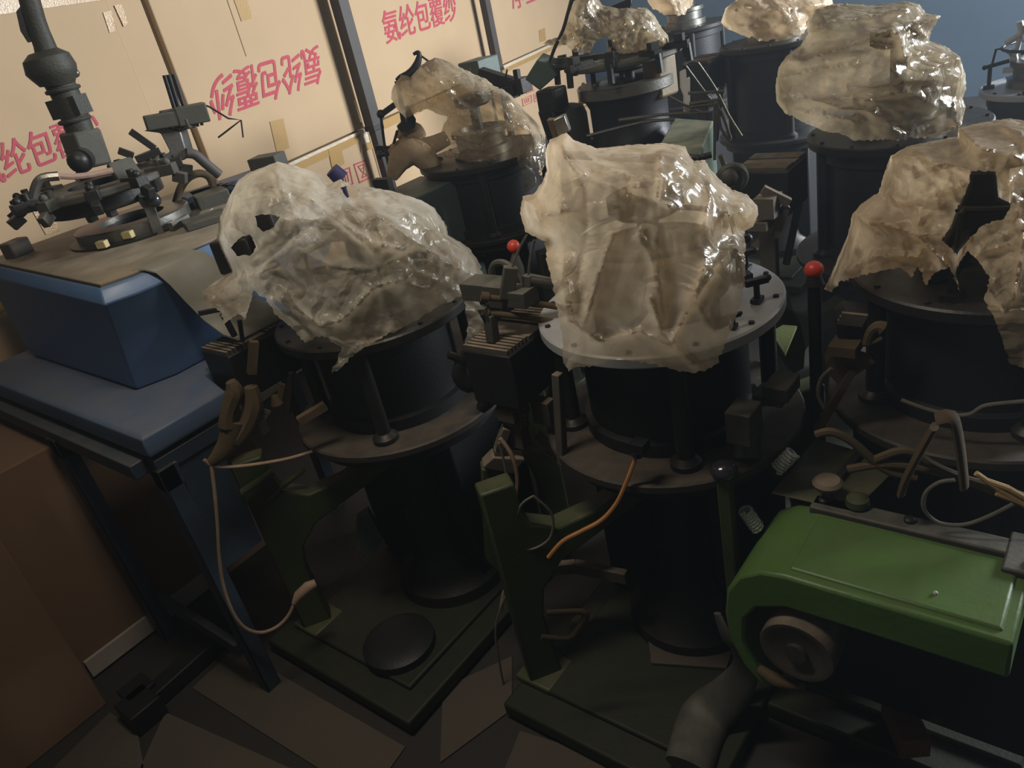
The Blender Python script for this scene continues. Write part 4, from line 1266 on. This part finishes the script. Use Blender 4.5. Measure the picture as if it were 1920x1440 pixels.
b6 = bag('plastic_cover', A6, [(1456, 190), (1454, 160), (1460, 126), (1476, 104), (1500, 86), (1516, 62), (1511, 42), (1530, 17), (1570, 6), (1640, 10), (1700, 2), (1724, 8), (1735, 24), (1764, 30), (1746, 58), (1742, 76), (1772, 86), (1800, 106), (1810, 138), (1812, 165), (1805, 186), (1811, 200), (1802, 236),
          (1760, 256), (1690, 262), (1604, 264), (1575, 250), (1545, 246), (1500, 226), (1470, 210)], 23, 29, .30, 110,
         [([(1515, 60), (1560, 40), (1640, 30), (1700, 15)], .045, 8), ([(1500, 115), (1580, 90), (1650, 62), (1672, 55), (1690, 70), (1694, 100)], .06, 9), ([(1460, 150), (1530, 130), (1600, 120)], .03, 10), ([(1590, 165), (1680, 160), (1740, 130), (1800, 110)], .035, 9),
          ([(1460, 180), (1540, 190), (1640, 210)], .03, 9), ([(1470, 205), (1540, 215), (1600, 225)], .025, 8), ([(1620, 190), (1660, 180), (1700, 170)], .025, 6), ([(1700, 105), (1740, 95), (1800, 110)], .04, 8), ([(1740, 75), (1720, 50), (1760, 32)], .04, 7), ([(1516, 62), (1500, 95), (1470, 120)], .03, 7),
          ([(1800, 130), (1790, 190), (1795, 235)], .03, 8)],
         [], M['bagclear'], 'big puffed barrel shaped plastic cover', 61, h=4.4, amp=.020, wave=62, plate=(.245, 1.0, .65), back_zmin=1.02, fold=1.5, aniso=(1.8, .8, -.15), bulges=[(1640, 150, 110, .05)])
b7 = bag('plastic_cover', A7, [(1352, 42), (1360, 16), (1380, 0), (1400, -22), (1480, -28), (1560, -10), (1562, 16), (1530, 40), (1500, 68), (1470, 76), (1430, 76), (1390, 66), (1362, 54)], 7, 12, .28, 60,
         [([(1370, 10), (1440, 20), (1540, 10)], .04, 8), ([(1380, 50), (1450, 50), (1520, 30)], .03, 8), ([(1360, 30), (1420, 0), (1480, -10)], .04, 7)], [], M['bagheavy'],
         'rounded tan plastic cover partly behind the big puffed one', 71, h=5, amp=.03, wave=50, back_zmin=1.0)
b9 = bag('plastic_cover', A9, [(1214, 2), (1224, 18), (1250, 28), (1284, 28), (1300, 6), (1302, -34), (1214, -38)], 1, 4, .28, 50, [([(1220, 0), (1260, 10), (1296, 0)], .03, 6)], [], M['bagheavy'],
         'rearmost dim plastic cover cut by the top of the view', 77, h=5, amp=.03, wave=50, back_zmin=1.1)

# ------------------------------------------------------------------ the blue machine on its stand
tx0, ty0, tx1, ty1 = .57, 1.715, 1.32, 2.80
mb_ = thing('knitting_machine', (tx0 + .3, ty0 + .3, 0), 'blue knitting machine on an open blue stand with a tall dark column', 'machine', GM)
b = MB()
rr = lambda x0, y0, x1, y1, z: [(x0, y0, z), (x1, y0, z), (x1, y1, z), (x0, y1, z)]
SP = [(tx0, ty0), (.80, ty0), (.84, 1.875), (tx1, 1.90), (tx1, ty1), (tx0, ty1)]
ins = lambda k, z: [(x + k * (1 if x < .7 else -1), y + k * (1 if y < 1.95 else -1), z) for x, y in SP]
b.loft([ins(0, .80), ins(-.004, .812), ins(0, .85), ins(.012, .858)])
b.build('stand_top', M['bluetop'], mb_, bev=.003)
b = MB()
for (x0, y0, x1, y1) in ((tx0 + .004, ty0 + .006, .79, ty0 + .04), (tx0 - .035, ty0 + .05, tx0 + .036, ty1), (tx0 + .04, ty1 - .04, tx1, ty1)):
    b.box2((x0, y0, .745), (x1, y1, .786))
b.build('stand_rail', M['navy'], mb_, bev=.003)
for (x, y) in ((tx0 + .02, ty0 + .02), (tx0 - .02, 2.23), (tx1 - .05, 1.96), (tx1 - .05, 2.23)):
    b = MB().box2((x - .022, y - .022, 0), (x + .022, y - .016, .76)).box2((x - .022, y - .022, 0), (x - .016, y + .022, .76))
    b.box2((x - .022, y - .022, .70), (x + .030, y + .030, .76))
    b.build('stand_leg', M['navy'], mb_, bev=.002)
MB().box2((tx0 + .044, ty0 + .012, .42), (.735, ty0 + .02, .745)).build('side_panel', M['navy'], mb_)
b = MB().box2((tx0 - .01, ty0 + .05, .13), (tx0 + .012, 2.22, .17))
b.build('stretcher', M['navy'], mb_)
b = MB().beam((.36, 2.00, .03), (.66, 2.02, .03), .06, .05).box((.335, 1.985, .035), (.09, .10, .07)).beam((.36, 2.0, .06), (.36, 2.08, .06), .08, .02)
b.build('foot_pedal', M['black'], mb_, bev=.004)
# flared body
B0 = [(.705, 1.985), (.80, 1.945), (1.28, 1.945), (1.28, 2.70), (.715, 2.70)]
B1 = [(.690, 1.885), (.765, 1.862), (1.45, 1.862), (1.45, 2.80), (.735, 2.80)]


def rg(p, z, s=0.0):
    c = np.mean(p, axis=0)
    return [(c[0] + (x - c[0]) * (1 - s), c[1] + (y - c[1]) * (1 - s), z) for x, y in p]


b = MB().loft([rg(B0, .86, .02), rg(B0, .875), rg(B1, 1.115), rg(B1, 1.120, -.012), rg(B1, 1.150, .022), rg(B1, 1.156, .04)])
b.build('body', M['blue'], mb_, bev=.004)
MB().loft([rg(B1, 1.150, .055), rg(B1, 1.163, .055), rg(B1, 1.165, .065)]).build('deck', M['tantop'], mb_, bev=.002)
MB().loft([rg(B1, 1.1555, .044), rg(B1, 1.158, .048)]).build('gasket', M['black'], mb_)
# bent grey sheet hanging over the front edge
top = [np.array([.79, 1.90, 1.166]), np.array([.915, 1.90, 1.166])]
prof = [(0, 0), (-.030, -.002), (-.048, -.014), (-.056, -.05), (-.062, -.10), (-.085, -.16), (-.120, -.205), (-.150, -.225)]
v, f = [], []
for k, (dy, dz) in enumerate(prof):
    g = k / (len(prof) - 1)
    for th in (0, -.004):
        v += [top[0] + np.array([.11 * g, dy, dz + th]), top[1] + np.array([.15 * g, dy - .01 * g, dz + th])]
for k in range(len(prof) - 1):
    i, j = 4 * k, 4 * k + 4
    f += [(i, i + 1, j + 1, j), (i + 3, i + 2, j + 2, j + 3), (i, j, j + 2, i + 2), (i + 1, i + 3, j + 3, j + 1)]
f += [(0, 2, 3, 1), (4 * len(prof) - 4, 4 * len(prof) - 3, 4 * len(prof) - 1, 4 * len(prof) - 2)]
MB().add(v, f).build('bent_sheet', M['flap'], mb_, angle=60, label='grey beige bent sheet hanging over the edge')
# stop block on the deck's left corner
q = at(38, 478, 1.165)
MB().box((q[0], q[1], q[2] + .022), (.07, .05, .05), .3).build('stop_block', M['dusty'], mb_, bev=.006)
# needle ring lying on the deck
AH = at(252, 418, 1.185)[:2]
MB().annulus(AH, .095, .165, 1.165, 1.205).build('cylinder_ring', M['steel'], mb_)
MB().lathe(AH, [(.150, 1.164), (.19, 1.166), (.19, 1.172), (.15, 1.174)], 48).build('ring_flange', M['dark'], mb_)
MB().lathe(AH, [(.09, 1.13), (.09, 1.19), (.08, 1.19), (.08, 1.13)], 40, closed=True).build('needle_bed', M['black'], mb_)
b = MB()
for (px, py) in ((192, 458), (240, 440)):
    q = vp(px, py, AH, -.17)
    b.box(q, (.02, .03, .02), .5)
    b.build('yellow_clip', mat('yellowed_plastic', (.45, .38, .18), .5), mb_, bev=.002)
    b = MB()
# flat upright bar with ball knob
b = MB().beam(vp(312, 475, AH, -.2), vp(279, 385, AH, -.15), .030, .012)
b.build('upright_bar', M['greydust'], mb_, bev=.002)
MB().ball(vp(288, 375, AH, -.18), .0205, 24).build('knob', M['ball'], mb_, label='glossy black ball knob')
b = MB().beam(vp(222, 302, AH, -.02), vp(262, 360, AH, -.06), .075, .02).beam(vp(262, 350, AH, -.08), vp(282, 378, AH, -.16), .05, .03)
b.build('cover_bar', M['greydust'], mb_, bev=.004)
# yarn platform
ph = vp(185, 345, AH)
AP = (ph[0], ph[1])
zp = ph[2]
MB().annulus(AP, .085, .20, zp - .015, zp + .005).build('yarn_platform', M['greydust'], mb_)
MB().lathe(AP, [(.15, zp - .06), (.165, zp - .055), (.165, zp - .02), (.15, zp - .015)], 40).build('cam_drum', M['dark'], mb_)
for k in range(11):
    a = 2 * math.pi * k / 11 + .2
    e = np.array([math.cos(a), math.sin(a), 0])
    q = np.array([AP[0], AP[1], zp]) + e * .185
    b = MB().beam(q - e * .03, q + e * .055, .035, .03).beam(q + e * .04 + [0, 0, -.02], q + e * .075 + [0, 0, -.035], .022, .03)
    b.cyl(q + e * .01 + [0, 0, .01], q + e * .01 + [0, 0, .035], .010, n=10).ball(q + e * .035 + [0, 0, .02], .012, 10)
    b.build('yarn_carrier', M['dark' if k % 3 else 'greydust'], mb_, bev=.002)
b = MB().tube([vp(p[0], p[1], AH, -.19) for p in ((62, 372), (68, 348), (80, 334), (110, 330))], .012, 8, 3)
b.build('bent_hook', M['steel'], mb_)
b = MB().tube([vp(p[0], p[1], AH, -.2) for p in ((112, 330), (140, 331), (170, 328), (212, 319))], .008, 8, 4)
b.build('yarn_bundle', mat('pinkish_yarn', (.40, .27, .22), .95, dust=0, scale=60, bump=.6), mb_)
for (px, py, qx, qy) in ((150, 372, 176, 415), (196, 372, 212, 405)):
    MB().beam(vp(px, py, AH, -.05), vp(qx, qy, AH, -.05), .028, .024).build('support_foot', M['dark'], mb_, bev=.002)
# column
ax_ = lambda px, py: vp(px, py, AH)
b = MB().beam(ax_(172, 312), ax_(148, 245), .10, .08)
b.build('column_block', M['greydust'], mb_, bev=.008)
b = MB().cyl(ax_(172, 290) + np.array([-.05, -.05, 0]), ax_(172, 290) + np.array([-.075, -.085, 0]), .032).ball(ax_(170, 290) + np.array([-.07, -.075, 0]), .030, 16)
b.build('lock_knob', M['dark'], mb_)
b = MB().tube([ax_(150, 246), ax_(135, 205), ax_(122, 175), ax_(108, 150), ax_(100, 130)], [.037, .037, .038, .040, .042], 28)
b.torus(ax_(140, 225), .039, .006, (0, 0, 1)).torus(ax_(118, 168), .041, .006, (0, 0, 1)).box(ax_(130, 200), (.05, .10, .05), .4)
b.build('column', M['column'], mb_)
b = MB().tube([ax_(108, 160), ax_(102, 142), ax_(96, 130), ax_(86, 108), ax_(80, 96)], [.044, .060, .066, .060, .038], 28)
b.build('gear_housing', M['column'], mb_)
for (px, py) in ((128, 112), (140, 138)):
    MB().cyl(ax_(px - 16, py + 4), ax_(px, py), .009).ball(ax_(px + 1, py - 1), .012, 10).build('grease_nipple', M['steel'], mb_)
b = MB().tube([ax_(88, 98), ax_(84, 86), ax_(74, 60), ax_(66, 38), ax_(58, 10), ax_(48, -30)], [.030, .028, .026, .026, .026, .026], 24)
b.build('upper_shaft', M['column'], mb_)
b = MB().prism([ax_(*p) for p in ((38, 12), (30, 22), (38, 58), (52, 80), (62, 76), (52, 66), (46, 40), (42, 24), (50, 16))], np.array([.012, .012, 0]))
b.build('guide_bracket', M['black'], mb_)
b = MB().torus(ax_(148, 190), .016, .004, (.7, .7, 0)).beam(ax_(140, 200), ax_(162, 202), .01, .01).cyl(ax_(148, 208), ax_(154, 224), .018)
b.build('thread_eyelet', M['dark'], mb_)
# side arm: two grey blocks, three upright pins, wire feeler, tube
b = MB().beam(ax_(330, 220), ax_(388, 209), .055, .055).beam(ax_(272, 232), ax_(345, 219), .05, .042).beam(ax_(300, 215), ax_(352, 205), .035, .02).box(ax_(345, 232), (.04, .05, .03), .5)
b.build('feeder_head', M['greydust'], mb_, bev=.004)
for (px, py, qx, qy) in ((308, 141, 328, 206), (316, 140, 336, 205), (325, 139, 346, 204)):
    MB().cyl(ax_(qx, qy), ax_(px, py), .0062, n=10).build('upright_pin', M['black'], mb_)
for k in range(6):
    MB().cyl(ax_(335 + k * 8, 232 - k * 2.2), ax_(339 + k * 8, 246 - k * 2.2), .005, n=8).build('needle_tip', M['black'], mb_)
MB().tube([ax_(380, 196), ax_(392, 200), ax_(428, 222), ax_(452, 225), ax_(430, 242), ax_(409, 258)], .0028, 6).tube([ax_(452, 225), ax_(456, 258)], .0028, 6).build('wire_feeler', M['black'], mb_)
b = MB().prism([ax_(*p) for p in ((268, 246), (300, 235), (338, 245), (352, 292), (345, 300), (292, 318), (282, 305), (318, 285), (300, 250))], np.array([.045, .035, 0]))
b.build('arm_block', mat('bare_grey_iron', (.11, .11, .105), .45, .6, dust=.4), mb_, bev=.004)
b = MB().beam(ax_(244, 246), ax_(290, 278), .022, .02).beam(ax_(255, 300), ax_(300, 282), .03, .02).beam(ax_(222, 282), ax_(250, 292), .03, .02)
b.build('arm_lever', M['dark'], mb_, bev=.002)
b = MB().tube([ax_(350, 287), ax_(366, 290), ax_(385, 306), ax_(412, 328)], .015, 12, 3)
b.build('air_tube', mat('grey_rubber', (.055, .052, .05), .6, dust=.2), mb_)
b = MB().tube([vp(p[0], p[1], AH, .05) for p in ((330, 380), (340, 350), (355, 332), (375, 325), (392, 332), (400, 350))], .012, 10, 4)
b.build('bent_hose', M['rust'], mb_)
q = at(415, 345, 1.20)
b = MB().box((q[0], q[1], 1.185), (.30, .10, .04), -.1)
o = b.build('terminal_box', M['bluetop'], mb_, bev=.004, label='pale blue box with a row of dark holes')
for k in range(4):
    MB().cyl(at(411 + 9.5 * k, 344 + k * .5, 1.206) - [0, 0, .004], at(411 + 9.5 * k, 344 + k * .5, 1.206), .011, n=14).build('hole_plug', M['black'], o)
b = MB().box(at(395, 372, 1.18), (.10, .16, .05), -.4).box(at(372, 372, 1.18), (.06, .10, .035), -.4).box(at(385, 412, 1.175), (.12, .10, .02), -.4)
b.build('slide_block', M['greydust'], mb_, bev=.003)
b = MB().prism([vp(*p, AH, -.05) for p in ((391, 395), (397, 392), (403, 412), (398, 418), (392, 415))], np.array([.01, .01, 0]))
b.build('white_tab', M['white'], mb_)
MB().beam(at(310, 410, 1.18), at(360, 385, 1.18), .02, .02).build('bed_bar', M['steel'], mb_)
b = MB().beam(at(320, 425, 1.18), at(352, 408, 1.18), .016, .02)
b.build('bed_bar', M['steel'], mb_)
# box standing behind the heap of grey plastic
q = vp(500, 297, (1.38, 2.25))
b = MB().box(q + np.array([0, 0, -.04]), (.07, .10, .10), .4)
b.beam(q + np.array([0, 0, -.08]), (q[0], q[1], 1.16), .03, .03)
b.build('stop_motion_box', M['greydust'], mb_, bev=.003)
# leftover yarn cone between the covers
b = MB().cyl(vp(640, 335, (1.75, 2.2)), vp(622, 318, (1.75, 2.2)), .03, .026)
b.cyl(vp(640, 335, (1.75, 2.2)), (vp(640, 335, (1.75, 2.2))[0], vp(640, 335, (1.75, 2.2))[1], .5), .008)
b.build('yarn_bobbin', M['thread'], m4, label='dark violet yarn bobbin')

# ------------------------------------------------------------------ low left: brown cartons, strips, sheets on the floor
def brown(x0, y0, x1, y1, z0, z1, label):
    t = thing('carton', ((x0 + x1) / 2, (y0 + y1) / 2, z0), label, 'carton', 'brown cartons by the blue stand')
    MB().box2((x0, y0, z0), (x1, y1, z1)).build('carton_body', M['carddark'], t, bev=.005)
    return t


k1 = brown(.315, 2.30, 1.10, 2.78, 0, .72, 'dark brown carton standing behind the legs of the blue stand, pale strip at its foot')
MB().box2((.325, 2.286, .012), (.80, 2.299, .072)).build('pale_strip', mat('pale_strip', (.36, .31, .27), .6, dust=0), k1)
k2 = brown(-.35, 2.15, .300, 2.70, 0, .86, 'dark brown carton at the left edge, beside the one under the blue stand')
struct_floor = []
sheetm = mat('dirty_floor_board', (.085, .068, .05), .85, dust=0, scale=3, bump=.1, vary=.25)


def sheet(px4, label, z=.004):
    lo = [at(*p, .0006) for p in px4]
    hi = [at(*p, .0006 + z) for p in px4]
    return tag(MB().hexa(lo, hi).build('cardboard_sheet', sheetm, bev=.001), label, 'cardboard sheet', 'flattened cardboard on the floor')


sheet([(100, 1440), (206, 1335), (258, 1372), (270, 1440)], 'flattened cardboard sheet on the floor by the brown cartons')
sheet([(262, 1440), (310, 1335), (545, 1440), (545, 1470)], 'flattened cardboard sheet on the floor before the black foot pedal')
sheet([(360, 1290), (440, 1215), (760, 1400), (690, 1500)], 'flattened cardboard sheet on the floor under the corner of the blue stand')
sheet([(825, 1430), (830, 1290), (960, 1230), (960, 1330)], 'flattened cardboard sheet on the floor between the two front machines')
sheet([(930, 1480), (975, 1370), (1220, 1445), (1220, 1500)], 'flattened cardboard sheet at the bottom edge before the middle machine')

# ------------------------------------------------------------------ small things low down
b = MB().tube([vp(p[0], p[1], A4, -.05) for p in ((735, 335), (750, 300), (775, 285), (800, 300), (820, 330))], [.02, .05, .055, .05, .03], 14, 4, flat=(1, .7))
b.tube([vp(p[0], p[1], A4, .05) for p in ((728, 285), (760, 272), (800, 275), (840, 258))], [.02, .03, .04, .03], 12, 4, flat=(1, .6))
b.tube([vp(p[0], p[1], A4, .08) for p in ((752, 262), (762, 245), (778, 250), (790, 262))], [.02, .04, .045, .03], 12, 4)
b.build('lint_clump', M['lint'], m4)
q = at(1698, 1358, .10)
MB().box((q[0], q[1], .066 + .026), (.10, .055, .052), .5)
tag(MB().box((q[0], q[1], .067 + .026), (.11, .06, .052), .6).build('brick', mat('old_brick', (.16, .075, .055), .9, dust=.2, scale=14, bump=.6), bev=.004), 'dim reddish brick lying under the green belt guard', 'brick')
bq = [(1214, 1192), (1252, 1180), (1376, 1214), (1362, 1256), (1222, 1246)]
b = MB().prism([at(*p, .069) for p in bq], (0, 0, .006))
tag(b.build('cardboard_sheet', sheetm), 'small brown cardboard piece lying on the base near the grey hose', 'cardboard sheet')
for n_, (p0, p1, ax3) in enumerate((((1456, 880), (1488, 848), (1.16, .56)), ((1396, 955), (1420, 990), (1.12, .56)))):
    a, c = vp(*p0, ax3), vp(*p1, ax3)
    t_ = (c - a) / np.linalg.norm(c - a)
    e1 = np.cross(t_, [0, 0, 1.0]); e1 /= np.linalg.norm(e1)
    e2 = np.cross(t_, e1)
    pts = [a + (c - a) * k / 60 + .012 * (e1 * math.cos(k * .75) + e2 * math.sin(k * .75)) for k in range(61)]
    MB().tube(pts, .0035, 6).build('coil_spring', M['white'], m3, label='pale coil spring')

MB().annulus(A5r, .10, .21, 1.262, 1.278).build('yarn_platform', M['greydust'], m5)
for k in range(9):
    a = 2 * math.pi * k / 9
    e = np.array([math.cos(a), math.sin(a), 0])
    q = np.array([A5r[0], A5r[1], 1.285]) + e * .19
    b = MB().beam(q - e * .05, q + e * .05, .03, .025).box(q + e * .02 + [0, 0, .02], (.03, .03, .03), a).beam(q + e * .045, q + e * .05 + [0, 0, -.06], .018, .014)
    b.build('yarn_carrier', M['dark'], m5)
for px in (1110, 1165, 1225):
    q = vp(px, 132, A5r, .05)
    MB().cyl((q[0], q[1], 1.20), (q[0], q[1], 1.265), .010).build('platform_post', M['dark'], m5)
q = vp(1064, 235, A5r, .08)
MB().lathe(q[:2], [(.08, .07), (.08, 1.10), (.07, 1.13), (.04, 1.14)], 32).build('take_down_drum', M['column'], m5)

# added haze volume, stands in for veiling glare of the lens
hz = bpy.data.materials.new('glare_haze')
hz.use_nodes = True
hn = hz.node_tree.nodes
hn.remove(hn['Principled BSDF'])
vs = hn.new('ShaderNodeVolumeScatter')
vs.inputs['Color'].default_value = (0.80, 0.90, 1.0, 1)
vs.inputs['Density'].default_value = 0.012
vs.inputs['Anisotropy'].default_value = 0.35
hz.node_tree.links.new(vs.outputs[0], hn['Material Output'].inputs['Volume'])
ho = MB().box2((-.75, -2.95, -.1), (7.75, 6.05, 3.5)).build('glare_haze', hz, smooth=False)
ho['kind'] = 'stuff'
ho['label'] = 'faint added haze standing in for lens glare in the dim room'
ho['category'] = 'haze'
